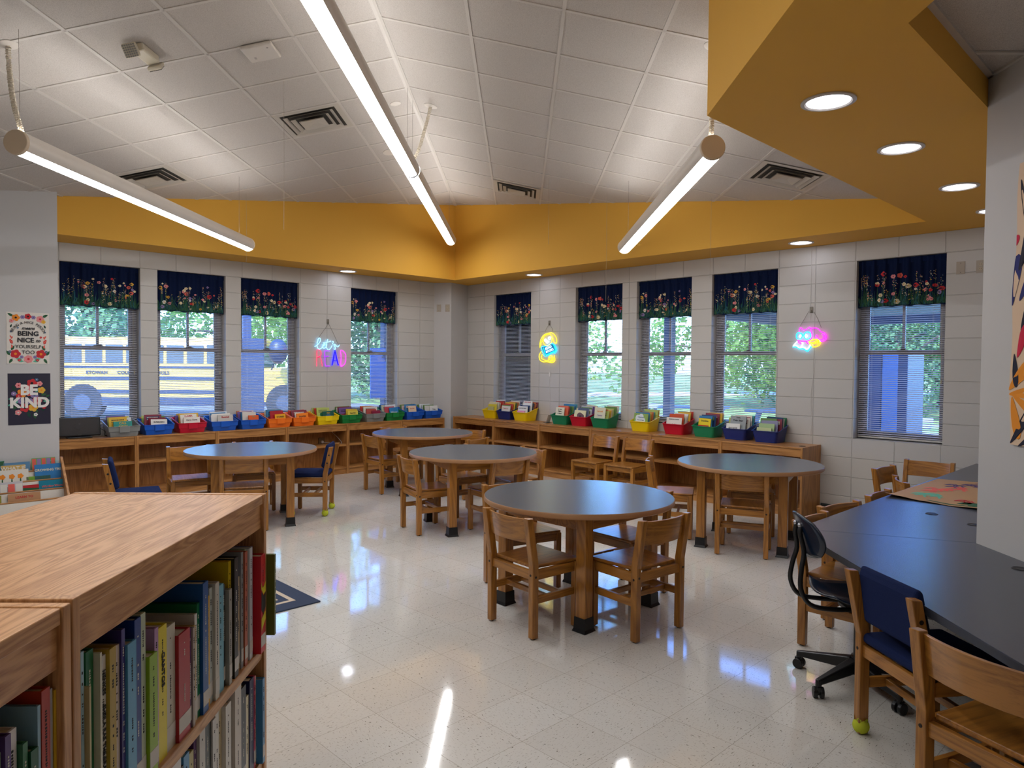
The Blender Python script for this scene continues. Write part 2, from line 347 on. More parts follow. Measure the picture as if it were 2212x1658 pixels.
def bar(m, a, b):
    d = Vector((b[0]-a[0], b[1]-a[1])).normalized(); nx, ny = -d[1]*HB, d[0]*HB
    c = [(a[0]+nx, a[1]+ny), (a[0]-nx, a[1]-ny), (b[0]-nx, b[1]-ny), (b[0]+nx, b[1]+ny)]
    sg = 1 if (a[1]+b[1]) >= 0 else -1
    c = [(s, max(t*sg, 0)*sg) for s, t in c]
    m.add([cp(s, t, -HH) for s, t in c]+[cp(s, t, .004) for s, t in c], [(0,1,2,3),(0,4,5,1),(1,5,6,2),(2,6,7,3),(3,7,4,0)])
g = M(); PT = .6155; PS = .6235
for polys, sgn, t0 in (([PL], -1, .612), ([PR1, PR2], 1, .648)):
    SP = [[st(x, y) for x, y in p] for p in polys]
    for k in range(14):
        t = sgn*(t0+k*PT)
        for p in SP:
            r = clip(p, (-16, t), (2, t))
            if r: bar(g, *r)
    for k in range(-8, 17):
        s = -6.48+k*PS - (.03 if sgn > 0 else 0)
        for p in SP:
            r = clip(p, (s, sgn*1e-4), (s, sgn*9))
            if r: bar(g, *r)
bar(g, (-14, -.011), (0, -.011)); bar(g, (-14, .011), (0, .011))
struct('trim_1', g, M_GRID)
m = M()
m.T = Matrix.Translation((4.2,.89,2.985)) @ Matrix.Rotation(R_(225), 4, 'Z')
for k in range(9): m.box(k*.61+.3, k*.61+.324, -1.0, 0.0, -.002, .006)
m.T = None; m.box(2.93, 4.17, .862, .89, 2.98, 2.993); m.prism([(4.155,.89),(4.13,.89),(-1.11,-4.35),(-1.085,-4.35)], 2.98, 2.993)
struct('trim_2', m, M_GRID)
def cmat(s, t):     # frame on the sloped ceiling: z = down out of the ceiling, x = along ridge
    sg = -1 if t < 0 else 1
    X = Vector((q2, q2, 0)); Y = Vector((sg*q2, -sg*q2, -SL)).normalized(); Z = X.cross(Y)
    if Z.z > 0: X = -X; Z = -Z
    mm = Matrix((X, Y, Z)).transposed().to_4x4(); mm.translation = cp(s, t); return mm

# ================================================================ windows
def make_window(n, W, H):
    fr = M(); d0, d1 = .150, .200
    fr.box(-W/2, -W/2+.05, d0, d1, 0, H); fr.box(W/2-.05, W/2, d0, d1, 0, H); fr.box(-W/2, W/2, d0, d1, 0, .055); fr.box(-W/2, W/2, d0, d1, H-.42, H)
    o = struct('window_%d' % n, fr, M_FRAME, bevel=.004)
    s = M(); s.box(-W/2+.05, W/2-.05, d0+.012, d1-.01, H-.47, H-.42); s.box(-W/2+.05, -W/2+.085, d0+.012, d1-.01, .89, H-.47); s.box(W/2-.085, W/2-.05, d0+.012, d1-.01, .89, H-.47); s.box(-W/2+.05, W/2-.05, d0-.004, d1, .868, .915); s.box(-.014, .014, d0+.012, d1-.01, .915, H-.47)
    obj('window_sash', s, M_FRAME, o, bevel=.003)
    s = M(); s.box(-W/2+.05, -W/2+.075, d0+.02, d1-.005, .055, .868); s.box(W/2-.075, W/2-.05, d0+.02, d1-.005, .055, .868); s.box(-W/2+.075, W/2-.075, d0+.02, d1-.005, .055, .085)
    obj('window_sash', s, M_FRAME, o, bevel=.003)
    s = M(); s.box(-.05, .05, d0-.02, d0-.004, .905, .92); s.box(-.012, .03, d0-.026, d0-.018, .918, .93); obj('sash_lock', s, mat('lock_grey', (110,106,104), .4, .6), o)
    s = M(); s.box(-W/2+.05, W/2-.05, .179, .183, .08, H-.42); obj('pane', s, M_GLASS, o)
    return o
WIN = []
H = WZ1-WZ0
w0 = make_window(1, .813, H)
def put(o, side, c, z=WZ0):
    if side == 'L': o.location = (c, YL, z); o.rotation_euler = (0, 0, 0)
    else: o.location = (XR, c, z); o.rotation_euler = (0, 0, R_(-90))
SPOTS = [('L', sum(h)/2) for h in LW] + [('R', sum(h)/2) for h in RW]
for i, (sd_, c) in enumerate(SPOTS):
    o = w0 if i == 0 else dup(w0)
    if i: o.name = 'window_%d' % (i+1)
    put(o, sd_, c); WIN.append(o)
WPOS = ['leftmost window of the left wall, beside the posters', 'second window from the left on the left wall', 'third window of the left wall, just left of the let\'s read sign', 'narrow-looking window between the let\'s read sign and the corner column',
        'first window right of the corner column, left of the dog sign', 'window right of the dog sign, over the red bin', 'middle window of the right wall, over the yellow bin', 'window left of the cat sign', 'rightmost window beside the wall outlets']
WSHORT = ['over the grey bin by the posters', 'second from the left on the left wall', 'just left of the let\'s read sign', 'between the let\'s read sign and the corner column', 'just left of the neon dog sign', 'just right of the neon dog sign', 'in the middle of the right wall', 'just left of the neon cat sign', 'rightmost, beside the wall outlets']
# blinds
M_SLAT = mat('blind_slat', (214, 212, 216), .38, spec=.5)
M_CORD = mat('cord_white', (226, 222, 216), .7)
def make_blind(W, H):
    t = thing('window_blind', '', 'window blind')
    s = M(); n = 84; hw = .0125; tl = R_(17)
    for k in range(n):
        z = .04+k*(H-.09)/n; c_, s_ = math.cos(tl), math.sin(tl); pts = []
        for x in (-W/2, W/2):
            for a, cr in ((-hw, 0), (0, .0022), (hw, 0)): pts.append((x, .108+a*c_, z+a*s_+cr))
        s.add(pts, [(0,1,4,3),(1,2,5,4)])
    obj('slats', s, M_SLAT, t, solid=False)
    s = M(); s.box(-W/2, W/2, .093, .123, H-.035, H); obj('headrail', s, M_SLAT, t, bevel=.003)
    s = M(); s.box(-W/2, W/2, .095, .121, .012, .028); obj('bottom_rail', s, mat('rail_cream', (205,200,194), .4), t, bevel=.003)
    s = M()
    for x in (-W/2+.12, W/2-.12):
        for y in (.095, .121): s.tube([(x,y,.02),(x,y,H-.03)], .0008, 4)
    obj('ladder_cord', s, M_CORD, t)
    s = M(); s.tube([(W/2-.04,.088,H-.05),(W/2-.042,.085,.95),(W/2-.035,.085,.62)], .0011, 5); s.cyl((W/2-.035,.085,.62),(W/2-.035,.085,.585),.006,.004); obj('pull_cord', s, mat('cord_cream', (214,202,170), .6), t)
    return t
b0 = make_blind(.795, H)
for i, (sd_, c) in enumerate(SPOTS):
    o = b0 if i == 0 else dup(b0)
    put(o, sd_, c); tag(o, 'pale slatted blind in the window ' + WSHORT[i], 'window blind', 'white slatted window blinds')
# valances
CF = {k: mat('print_'+k, c, .85) for k, c in dict(red=(196,44,52), coral=(222,98,84), pink=(226,140,142), cream=(228,214,178), yellow=(222,172,60), white=(218,214,206), green=(44,92,58), dgreen=(22,62,50), teal=(28,92,104), blue=(70,104,140), lilac=(142,120,170), black=(20,20,24), orange=(232,138,40), mint=(96,176,150)).items()}
CFK = list(CF)
def flower(m, P, cx, cz_, r, kp, kc, n=7, off=.0012, ph=0.0, squash=1.0):
    N = 20; vs = [P(cx, cz_, off)]
    for i in range(N):
        a = 2*math.pi*i/N+ph; rr = r*(.78+.22*abs(math.cos(n*a/2)))
        vs.append(P(cx+rr*math.cos(a), cz_+rr*squash*math.sin(a), off))
    m.add(vs, [(0, i+1, (i+1)%N+1) for i in range(N)], kp)
    vs = [P(cx, cz_, off+.0006)]+[P(cx+.28*r*math.cos(2*math.pi*i/8), cz_+.28*r*squash*math.sin(2*math.pi*i/8), off+.0006) for i in range(8)]
    m.add(vs, [(0, i+1, (i+1)%8+1) for i in range(8)], kc)
def leaf(m, P, x, z, L, wd, ang, k, off=.0008):
    c, s = math.cos(ang), math.sin(ang); pts = [(0,0),(.3,.5),(.65,.42),(1,0),(.65,-.42),(.3,-.5)]
    m.add([P(x+L*a*c-wd*b*s, z+L*a*s+wd*b*c, off) for a, b in pts], [tuple(range(6))], k)
def make_valance(W, Hv, seed):
    rnd = random.Random(seed); m = M(); NX = 90
    yf = lambda x: .045+.010*math.sin(x*62+seed)+.006*math.sin(x*117+2*seed)
    P = lambda x, z, off: (max(-W/2, min(W/2, x)), yf(x)-off, z)
    for j in range(7):
        for i in range(NX):
            x0, x1 = -W/2+W*i/NX, -W/2+W*(i+1)/NX; z0, z1 = -Hv+Hv*j/7, -Hv+Hv*(j+1)/7
            f = lambda x, z: (x, yf(x), z+(.006*math.sin(x*40+seed) if z <= -Hv+1e-6 else 0))
            m.add([f(x0,z0), f(x1,z0), f(x1,z1), f(x0,z1)], [(0,1,2,3)], 0)
    m.box(-W/2, W/2, .048, .064, -.05, 0, 0)
    idx = {k: i+1 for i, k in enumerate(CFK)}
    for _ in range(330):
        x = rnd.uniform(-W/2+.01, W/2-.01); h = rnd.uniform(.03, .25)*rnd.uniform(.4, 1)
        leaf(m, P, x, -Hv+.004, h, rnd.uniform(.004, .012), R_(90+rnd.gauss(0, 16)), idx[rnd.choice(['green','dgreen','dgreen','teal','green'])], .0006)
    for _ in range(34):
        x = rnd.uniform(-W/2+.03, W/2-.03); z = -Hv+rnd.uniform(.14, .34)
        leaf(m, P, x, -Hv+.02, z+Hv-.02, .003, R_(90), idx['green'], .0009)
        for _ in range(14):
            zz = z-rnd.random()*.1; xx = x+rnd.gauss(0, .007); r = rnd.uniform(.0022, .0048); c = idx[rnd.choice(['cream','yellow','white','pink','blue','yellow'])]
            m.add([P(xx+r, zz, .0014), P(xx, zz+r, .0014), P(xx-r, zz, .0014), P(xx, zz-r, .0014)], [(0,1,2,3)], c)
    for _ in range(28):
        x = rnd.uniform(-W/2+.03, W/2-.03); z = -Hv+rnd.uniform(.03, .33)
        c = rnd.choice(['red','coral','pink','cream','red','white','yellow','lilac','cream','pink']); r = rnd.uniform(.011, .029)
        leaf(m, P, x, -Hv+.01, z+Hv-.01, .004, R_(90), idx['green'], .001)
        flower(m, P, x, z, r, idx[c], idx['yellow' if c in ('cream','white') else 'black'], rnd.choice([5,6,4]), .0016+rnd.random()*.0006, rnd.random()*6, rnd.uniform(.75, 1))
    return obj('curtain_valance', m, [mat('navy_print', (18, 30, 62), .9, spec=.1)]+[CF[k] for k in CFK], solid=False)
VV = [make_valance(.806, .475, s) for s in (3, 8, 14)]
for i, (sd_, c) in enumerate(SPOTS):
    o = VV[i] if i < 3 else dup(VV[(i*2+1) % 3])
    put(o, sd_, c, WZ1-.004); tag(o, 'wildflower print valance on the window ' + WSHORT[i], 'curtain valance', 'flower print window valances')

# ================================================================ wall plates
def plate(name, label, x, y, z, rot, kind):
    t = thing(name, label, 'wall plate', (x, y, z), rot)
    m = M(); m.box(-.036, .036, -.006, 0, -.058, .058); obj('cover_plate', m, mat('plate_grey', (176,164,148), .45) if kind != 'dark' else mat('plate_dark', (112,102,90), .4, .4), t, bevel=.002)
    m = M()
    if kind == 'outlet' or kind == 'dark':
        for dz in (-.02, .02): m.cyl((0,-.006,dz),(0,-.010,dz),.016,n=14); 
        obj('receptacle', m, mat('plate_ivory', (190,176,150), .4), t)
        m = M()
        for dz in (-.02, .02):
            for dx in (-.006, .006): m.box(dx-.0012, dx+.0012, -.011, -.0098, dz-.004, dz+.006)
        obj('slots', m, M_BLACK, t)
    else:
        for dz in (-.042, .042): m.cyl((0,-.006,dz),(0,-.0075,dz),.003,n=8)
        obj('screw', m, M_DARKM, t)
    return t
plate('wall_plate', 'blank rectangular wall plate right of the rightmost window', XR, 1.815, 2.486, R_(-90), 'blank')
plate('wall_outlet', 'duplex outlet high on the wall at the edge of the diagonal wall', XR, 1.655, 2.484, R_(-90), 'outlet')
nL = math.atan2(8.745-YL, 7.19-7.03)
for f, k, lb in ((.28, 'blank', 'grey blank plate high on the corner column, left of the outlet'), (.78, 'outlet', 'grey outlet plate high on the corner column, right of the blank plate')):
    px, py = 7.03+(7.19-7.03)*f, YL+(8.745-YL)*f
    plate('wall_plate' if k == 'blank' else 'wall_outlet', lb, px, py, 2.44, nL, k)

# ================================================================ light fixtures
M_LENS = mat('lamp_lens', (255, 255, 255), .4, emis=TUBE_W, ecol=(250, 252, 255))
M_UP = mat('lamp_uplight', (255, 255, 255), .4, emis=TUBE_UP, ecol=(253, 252, 250))
M_TAN = mat('end_cap_tan_shade', (206, 184, 156), .5)  # tan tone puts shade into the colour of the white fixture's end
def fixture(name, label, s0, s1, t, z, caps=(1, 1)):
    X = Vector((q2, q2, 0)); x0, y0, _ = cp(s0, t)
    L = s1-s0; mw = Matrix.Translation((x0, y0, z)) @ Matrix.Rotation(R_(45), 4, 'Z')
    th = thing(name, label, 'pendant light', mw=mw, group='white tubular pendant lights')
    r = .075; N = 40
    def arc(a0, a1, rr, k, m):
        n = 12; vs = []
        for x in (0, L):
            for i in range(n+1): a = R_(a0+(a1-a0)*i/n); vs.append((x, rr*math.cos(a), rr*math.sin(a)))
        m.add(vs, [(i, i+1, n+2+i, n+1+i) for i in range(n)], k)
    m = M(); arc(-44, 70, r, 0, m); arc(110, 224, r, 0, m)
    obj('housing', m, M_FIX, th, smooth=True, solid=False)
    n = 3; seg = L/n
    for i in range(n):
        m = M(); k0 = L; 
        vs = []
        for x in (i*seg+.004, (i+1)*seg-.004):
            for j in range(13): a = R_(-136+92*j/12); vs.append((x, (r-.004)*math.cos(a), (r-.004)*math.sin(a)))
        m.add(vs, [(j, j+1, 14+j, 13+j) for j in range(12)]); obj('lamp_lens', m, M_LENS, th, smooth=True, solid=False)
    m = M(); vs = []
    for x in (0, L):
        for j in range(9): a = R_(70+40*j/8); vs.append((x, (r-.006)*math.cos(a), (r-.006)*math.sin(a)))
    m.add(vs, [(j, j+1, 10+j, 9+j) for j in range(8)]); obj('uplight_lens', m, M_UP, th, smooth=True, solid=False)
    for cx_, on in ((0, caps[0]), (L, caps[1])):
        sg = -1 if cx_ == 0 else 1
        m = M(); ln = .022 if on else .006; m.cyl((cx_, 0, 0), (cx_+sg*ln, 0, 0), .0785 if on else .073, .074 if on else .073, n=32); obj('end_cap', m, M_TAN if on else M_DARKM, th, bevel=.004 if on else 0)
    for xx in (.02, L-.25):
        s_ = s0+xx; top = cz(s_, t)-z
        m = M(); m.tube([(xx, 0, .07), (xx, 0, top)], .0013, 5); obj('suspension_wire', m, mat('wire_grey', (150,140,128), .4, .5), th)
    return th
def canopy(label, s, t, path, r=.062):
    mw = cmat(s, t); th = thing('ceiling_canopy', label, 'ceiling canopy', mw=mw)
    m = M(); m.lathe([(0, .014), (r*.5, .014), (r, .004), (r, 0)], 28); obj('cover_disc', m, M_WHITE, th, smooth=True)
    if path:
        P = smoothpath([mw.inverted() @ Vector(p) for p in path], 26); pts = []; acc = 0
        up = Vector((0,0,1)); n = len(P)
        for i in range(n):
            d = (P[min(i+1,n-1)]-P[max(i-1,0)]).normalized(); a = d.orthogonal().normalized()
            pts.append((P[i], d, a))
        coil = []
        L = sum((P[i+1]-P[i]).length for i in range(n-1)); turns = L/.0145; tot = 0
        prev = None
        for i in range(n-1):
            seg = (P[i+1]-P[i]).length; d = (P[i+1]-P[i]).normalized(); a = d.orthogonal().normalized() if prev is None else (prev-d*prev.dot(d)).normalized(); prev = a; b = d.cross(a)
            k = max(2, int(seg/.0145*6))
            for j in range(k):
                f = (tot+seg*j/k)/.0145*2*math.pi; c = P[i]+d*seg*j/k; coil.append(c+.0125*(math.cos(f)*a+math.sin(f)*b))
            tot += seg
        m = M(); m.tube(coil, .0052, 6); obj('coiled_cord', m, mat('cord_ivory', (218,206,186), .5), th, smooth=True)
    return th
ZF = 2.875
fixture('pendant_light', 'long white tubular pendant light left, slanting over the posters', -6.60, -2.95, -2.06, ZF)
fixture('pendant_light', 'long white tubular pendant light right, under the yellow bulkhead corner', -6.56, -2.95, 2.17, ZF)
fixture('pendant_light', 'farther half of the tubular pendant hanging under the ridge', -4.345, -.68, 0.0, 3.335, (0, 1))
fixture('pendant_light', 'nearer half of the ridge pendant, running out at the top edge', -8.04, -4.375, 0.0, 3.335, (0, 0))
fixture('pendant_light', 'added ridge pendant overhead, unseen behind the camera', -11.75, -8.07, 0.0, 3.335, (1, 0))  # extra segment out of view, added to light the foreground
def fpos(s, t, z): return Vector((7+(s+t)*q2, 8.43+(s-t)*q2, z))
canopy('round white canopy with coiled cord at the upper left corner', -6.45, -2.22, [cp(-6.45, -2.22), Vector(cp(-6.45,-2.22))+Vector((.005,.0,-.15)), fpos(-6.52,-2.14,3.15), fpos(-6.56,-2.06,ZF+.07)])
canopy('round white canopy with coiled cord beside the ridge', -4.26, .16, [cp(-4.26, .16), Vector(cp(-4.26,.16))+Vector((-.02,.02,-.12)), fpos(-4.3,.06,3.55), fpos(-4.34,.0,3.41)])
canopy('white canopy partly behind the yellow bulkhead with a coiled cord', -6.45, 2.2, [cp(-6.45, 2.2), Vector(cp(-6.45,2.2))+Vector((0,0,-.2)), fpos(-6.5,2.18,3.1), fpos(-6.53,2.17,ZF+.07)])
canopy('small plain white ceiling disc left of the ridge', -4.317, -.16, None, .05)
canopy('plain tan ceiling disc behind the ridge pendant', -3.02, -.42, None, .11)

# downlights
M_TRIM = mat('trim_ring_white', (205, 196, 184), .35)
M_DL = mat('downlight_glow', (255, 255, 255), .3, emis=DOWN_W, ecol=(236, 240, 255))
M_REFL = mat('glow_reflector', (230, 230, 240), .12, .9, emis=1.6, ecol=(225, 230, 250))  # own emission stands in for lamp light mirrored by the cone
def make_dl():
    t = thing('downlight', '', 'downlight')
    m = M(); m.lathe([(.100, -.001), (.126, -.001), (.126, -.007), (.108, -.010), (.100, -.004)], 36, cap=False); obj('trim_ring', m, M_TRIM, t, smooth=True)
    m = M(); m.lathe([(.0, -.0012), (.055, -.0014), (.055, -.0012), (.0, -.0010)], 28); obj('lamp', m, M_DL, t, smooth=True)
    m = M(); m.lathe([(.055, -.0009), (.103, -.0042), (.103, -.0005), (.055, -.0005)], 36, cap=False); obj('glow_reflector', m, M_REFL, t, smooth=True)
    return t
d0 = make_dl()
DLS = [((3.52,1.415), 'nearest large downlight in the yellow bulkhead'), ((4.563,1.408), 'second downlight from the viewer in the yellow bulkhead'), ((5.81,1.405), 'third downlight in the yellow bulkhead'), ((6.87,1.41), 'farthest bulkhead downlight, cut by the diagonal wall'),
       ((7.31,3.19), 'soffit downlight above the neon cat sign'), ((7.34,7.07), 'soffit downlight above the neon dog sign'), ((5.31,8.74), "soffit downlight above the let's read sign")]
for i, ((x, y), lb) in enumerate(DLS):
    o = d0 if i == 0 else dup(d0); o.location = (x, y, ZS); tag(o, lb, 'downlight', 'round recessed downlights')

# ceiling devices
def diffuser(label, s, t):
    th = thing('air_diffuser', label, 'air diffuser', mw=cmat(s, t), group='square ceiling air diffusers')
    Md = mat('diffuser_white', (196, 188, 176), .5)
    def ring(m, a, b, z0, z1):
        c = [(-1,-1),(1,-1),(1,1),(-1,1)]
        m.add([(x*a, y*a, z0) for x, y in c]+[(x*b, y*b, z1) for x, y in c], [(i, (i+1)%4, 4+(i+1)%4, 4+i) for i in range(4)])
    m = M(); ring(m, .300, .252, .007, .009); ring(m, .252, .250, .009, .001); obj('frame', m, Md, th, solid=False)
    m = M(); m.add([(-.252,-.252,.0008),(.252,-.252,.0008),(.252,.252,.0008),(-.252,.252,.0008)], [(0,1,2,3)]); obj('duct_shade_sheet', m, mat('duct_shade', (62,58,52), .8), th, solid=False)  # flat dark sheet painted as the shade up inside the diffuser
    for a, b, z0, z1 in ((.228,.195,.020,.004), (.175,.140,.028,.008)):
        m = M(); ring(m, a, b, z0, z1); ring(m, a, a-.004, z0, z0-.004); obj('louvre', m, Md, th, solid=False)
    m = M(); ring(m, .115, .112, .034, .026); ring(m, .112, .03, .034, .018); m.add([(-.03,-.03,.018),(.03,-.03,.018),(.03,.03,.018),(-.03,.03,.018)], [(0,1,2,3)]); obj('centre_cone', m, Md, th, solid=False)
    return th
diffuser('square air diffuser left of the ridge pendant', -4.30, -.918)
diffuser('square air diffuser behind the left pendant light', -3.675, -2.77)
diffuser('air diffuser near the yellow bulkhead on the right slope', -4.38, 3.42)
diffuser('small looking far air diffuser right of the ridge', -1.76, .955)
th = thing('emergency_light', 'twin head emergency light on the ceiling at upper left', 'emergency light', mw=cmat(-6.09, -1.56))
Mi = mat('ivory_plastic', (212, 202, 180), .45)
m = M(); m.box(-.13, .09, -.045, .045, 0, .055); obj('housing', m, Mi, th, bevel=.012)
for (cx_, cy_), ry in (((-.135,.0), -40), ((.105,.03), 60)):
    m = M(); m.T = Matrix.Translation((cx_, cy_, .05)) @ Matrix.Rotation(R_(ry), 4, 'Y'); m.box(-.045, .045, -.05, .05, 0, .03); hd = obj('lamp_head', m, Mi, th, bevel=.012)
    m2 = M(); m2.T = m.T
    for i in range(6):
        for j in range(6): m2.box(-.040+i*.0138, -.030+i*.0138, -.042+j*.0144, -.032+j*.0144, .030, .033)
    obj('led_grid', m2, mat('led_grey', (150,146,140), .2, .3), hd)
th = thing('wifi_access_point', 'square white wireless access point beside the emergency light', 'access point', mw=cmat(-5.77, -.88))
m = M(); m.box(-.115, .115, -.115, .115, .004, .034); obj('shell', m, M_WHITE, th, bevel=.014, seg=3)
m = M(); m.box(-.07, .07, -.07, .07, 0, .006); obj('bracket', m, M_WHITE, th)
m = M()
for k in range(3): m.box(-.06+k*.011, -.054+k*.011, .05, .066, .0338, .0344)
m.cyl((.07,-.07,.0338),(.07,-.07,.0345),.008,n=12); obj('logo_mark', m, mat('mark_grey', (150,140,136), .5), th)
# thin hanging strings
Ms = mat('string_grey', (176, 164, 148), .6)
for (x, y, z1, z0, lb) in ((3.6,8.17,3.52,2.72,'thin string hanging beside the left pendant far end'), (6.07,5.62,3.7,2.95,'thin string hanging in front of the far right slope'), (6.62,5.2,3.55,2.3,'thin weighted string hanging over the yellow band'), (6.9,4.0,3.35,2.5,'thin string hanging right of the right pendant'), (2.68,5.38,3.8,2.62,'thin string hanging under the left slope tiles')):
    m = M(); z1 = min(z1, cz(*st(x, y))); m.tube([(x,y,cz(*st(x,y))),(x+.004,y,(z0+z1)/2),(x,y,z0)], .0011, 4)
    tag(obj('hanging_string', m, Ms), lb, 'hanging string', 'thin strings hanging from the ceiling')
# ================================================================ shelving
def shelf_unit(W, D, H, label, loc, rotz, group, left_end, right_end, top_k=.02, fas=.10, shelves=(.42,), wd=shw, double=False, grommet=None):
    t = thing('bookshelf_unit', label, 'bookshelf', loc, rotz, group); P = .022; lo = .004
    for x0, x1, en in ((0, P, left_end), (W-P, W, right_end)):
        m = M(); m.box(x0+.0005, x1-.0005, 0, D, 0, H-(0 if en else .0)); obj('side_panel', m, wd('z'), t, bevel=.002)
    m = M(); m.box(P, W-P, 0.003, D, H-top_k, H-.0015); obj('top', m, wd('x'), t, bevel=.002)
    m = M(); m.box(P, W-P, .010, .028, H-fas, H-top_k)
    if double: m.box(P, W-P, D-.028, D-.010, H-fas, H-top_k)
    obj('fascia', m, wd('x'), t)
    yb = (D/2-.006, D/2+.006) if double else (D-.012, D-.002)
    m = M(); m.box(P, W-P, yb[0], yb[1], .08, H-top_k); obj('back_panel', m, wd('z'), t)
    for z in shelves:
        m = M(); m.box(P, W-P, .006, yb[0], z-.03, z)
        if double: m.box(P, W-P, yb[1], D-.006, z-.03, z)
        obj('shelf', m, wd('x'), t, bevel=.002)
    m = M(); m.box(P, W-P, .006, yb[0], .075, .097)
    if double: m.box(P, W-P, yb[1], D-.006, .075, .097)
    obj('shelf', m, wd('x'), t, bevel=.002)
    m = M(); m.box(P, W-P, .02, .036, 0, .075)
    if double: m.box(P, W-P, D-.036, D-.02, 0, .075)
    obj('kick_board', m, wd('x'), t)
    if grommet:
        m = M(); m.lathe([(0, H-.001), (.032, H-.001), (.034, H+.002), (.026, H+.003), (.02, H), (0, H)], 20, grommet); obj('cable_grommet', m, M_BLACK, t, smooth=True)
    return t
ORD = ['first', 'second', 'third', 'fourth', 'fifth', 'sixth', 'seventh', 'eighth']
xs = [1.64, 2.551, 3.459, 4.371, 5.283, 6.199, 7.013]
HL, HR = .706, .722
LL = ['oak shelf unit under the left window, farthest left by the dark screen', 'oak shelf unit under the first blue and red bins on the left wall', 'oak shelf unit behind the left table, under the blue and orange bins', 'oak shelf unit with the power outlet inside, under the yellow bin', 'oak shelf unit behind the back table, under the green and grey bins', 'oak shelf unit at the corner end of the left wall run']
for i in range(6):
    shelf_unit(xs[i+1]-xs[i], .297, HL, LL[i], (xs[i], 8.68, 0), 0, 'low oak shelf units along the left wall', i == 0, i == 5)
ys = [8.66-.9317*i for i in range(7)]
LR = ['oak shelf unit nearest the corner column on the right wall', 'oak shelf unit under the yellow bins near the corner', 'oak shelf unit under the first green bin on the right wall', 'oak shelf unit behind the two chairs on the right wall', 'oak shelf unit under the red bin and second green bin', 'oak shelf unit at the right end of the run, with a black grommet']
for i in range(6):
    shelf_unit(.9317, .458, HR, LR[i], (XR-.46, ys[i], 0), R_(-90), 'low oak shelf units along the right wall', i == 0, i == 5, grommet=(.86, .16) if i == 5 else None)
# power outlet and cord inside the left shelf
th = thing('power_outlet', 'power outlet with a plug inside the left wall shelf unit', 'power outlet', (5.02, 8.964, .455))
m = M(); m.box(-.045, .045, -.022, 0, -.045, .045); obj('outlet_box', m, mat('outlet_brown', (120,92,62), .5), th, bevel=.004)
m = M(); m.cyl((0,-.022,-.012),(0,-.05,-.012),.018,n=12); obj('plug', m, M_WHITE, th)
m = M(); m.tube(smoothpath([(5.02,8.915,.44),(5.15,8.85,.425),(5.25,8.80,.423),(5.24,8.9,.5),(5.2,8.955,.56),(5.2,8.96,.60)], 6), .003, 6)
cd_ = obj('plug_cord', m, M_CORD); cd_.parent = th; cd_.matrix_parent_inverse = Matrix.Translation((-5.02, -8.964, -.455))
# book case in front
CA = R_(46.5); CO = Vector((.2825, 1.289, 0)); CH = 1.17
case1 = shelf_unit(.933, .55, CH, 'waist-high oak bookcase in the left foreground, full of picture books', (CO.x, CO.y, 0), CA, 'double-sided oak bookcases in the foreground', True, True, .028, .098, (.722, .395), fgw, True)
c2o = CO + Vector((math.cos(CA), math.sin(CA), 0))*(-.936)
case2 = shelf_unit(.933, .55, CH-.004, 'nearest oak bookcase, cut by the left edge of the picture', (c2o.x, c2o.y, 0), CA, 'double-sided oak bookcases in the foreground', True, True, .028, .098, (.722, .395), fgw, True)
for o_, (lx, ly, lz) in ():
    pass

# ================================================================ books
M_PAGE = mat('book_pages', (214, 204, 184), .85, bump=.3, bscale=400)
M_STICK = mat('spine_sticker', (206, 200, 192), .5)
M_INK = mat('ink_dark', (30, 28, 34), .6); M_INKL = mat('ink_light', (226, 222, 210), .6)
def cov(h, gloss=.32): return mat('cover_'+h.strip('#'), h, gloss, spec=.45)
def shelf_book(parent_mw, x0, x1, h, z, col, dpt=.22, y=.012, lean=0.0, sticker=True, ink=None, rnd=None, name='picture_book', pages=True):
    t_ = x1-x0-.0012; m = M(); c = .0022 if t_ > .009 else .0012; dk = sum(srgb(col)[:3]) < .5
    m.box(0, c, 0, dpt, 0, h, 0); m.box(t_-c, t_, 0, dpt, 0, h, 0)
    r = min(.004, t_*.3); m.prism([(0, .004), (r*.6, 0), (t_-r*.6, 0), (t_, .004)], 0, h, 'z', 0)
    m.box(c, t_-c, .004, dpt-.004, .003, h-.004, 1)
    if sticker and h > .1: m.prism([(.0002, .0055), (.0002, -.0006), (t_-.0002, -.0006), (t_-.0002, .0055)], .018, .052, 'z', 2)
    rn = rnd or random
    if t_ > .007:
        zz = h*.9; k = 3
        while zz > h*.3:
            L = rn.uniform(.0015, .0045); w_ = min(.16*t_, .0022)*rn.uniform(.6, 1)
            m.box(t_/2-w_, t_/2+w_, -.0005, .001, zz-L, zz, k); zz -= L+rn.uniform(.0012, .0025)
            if rn.random() < .15: zz -= .012
            if rn.random() < .04: zz -= .05
    o = obj(name, m, [cov(col), M_PAGE, M_STICK, (M_INKL if dk else M_INK) if ink is None else ink])
    o.matrix_world = parent_mw @ Matrix.Translation((x0, y, z)) @ Matrix.Rotation(lean, 4, 'Y')
    return o
CASE = Matrix.Translation(CO) @ Matrix.Rotation(CA, 4, 'Z')
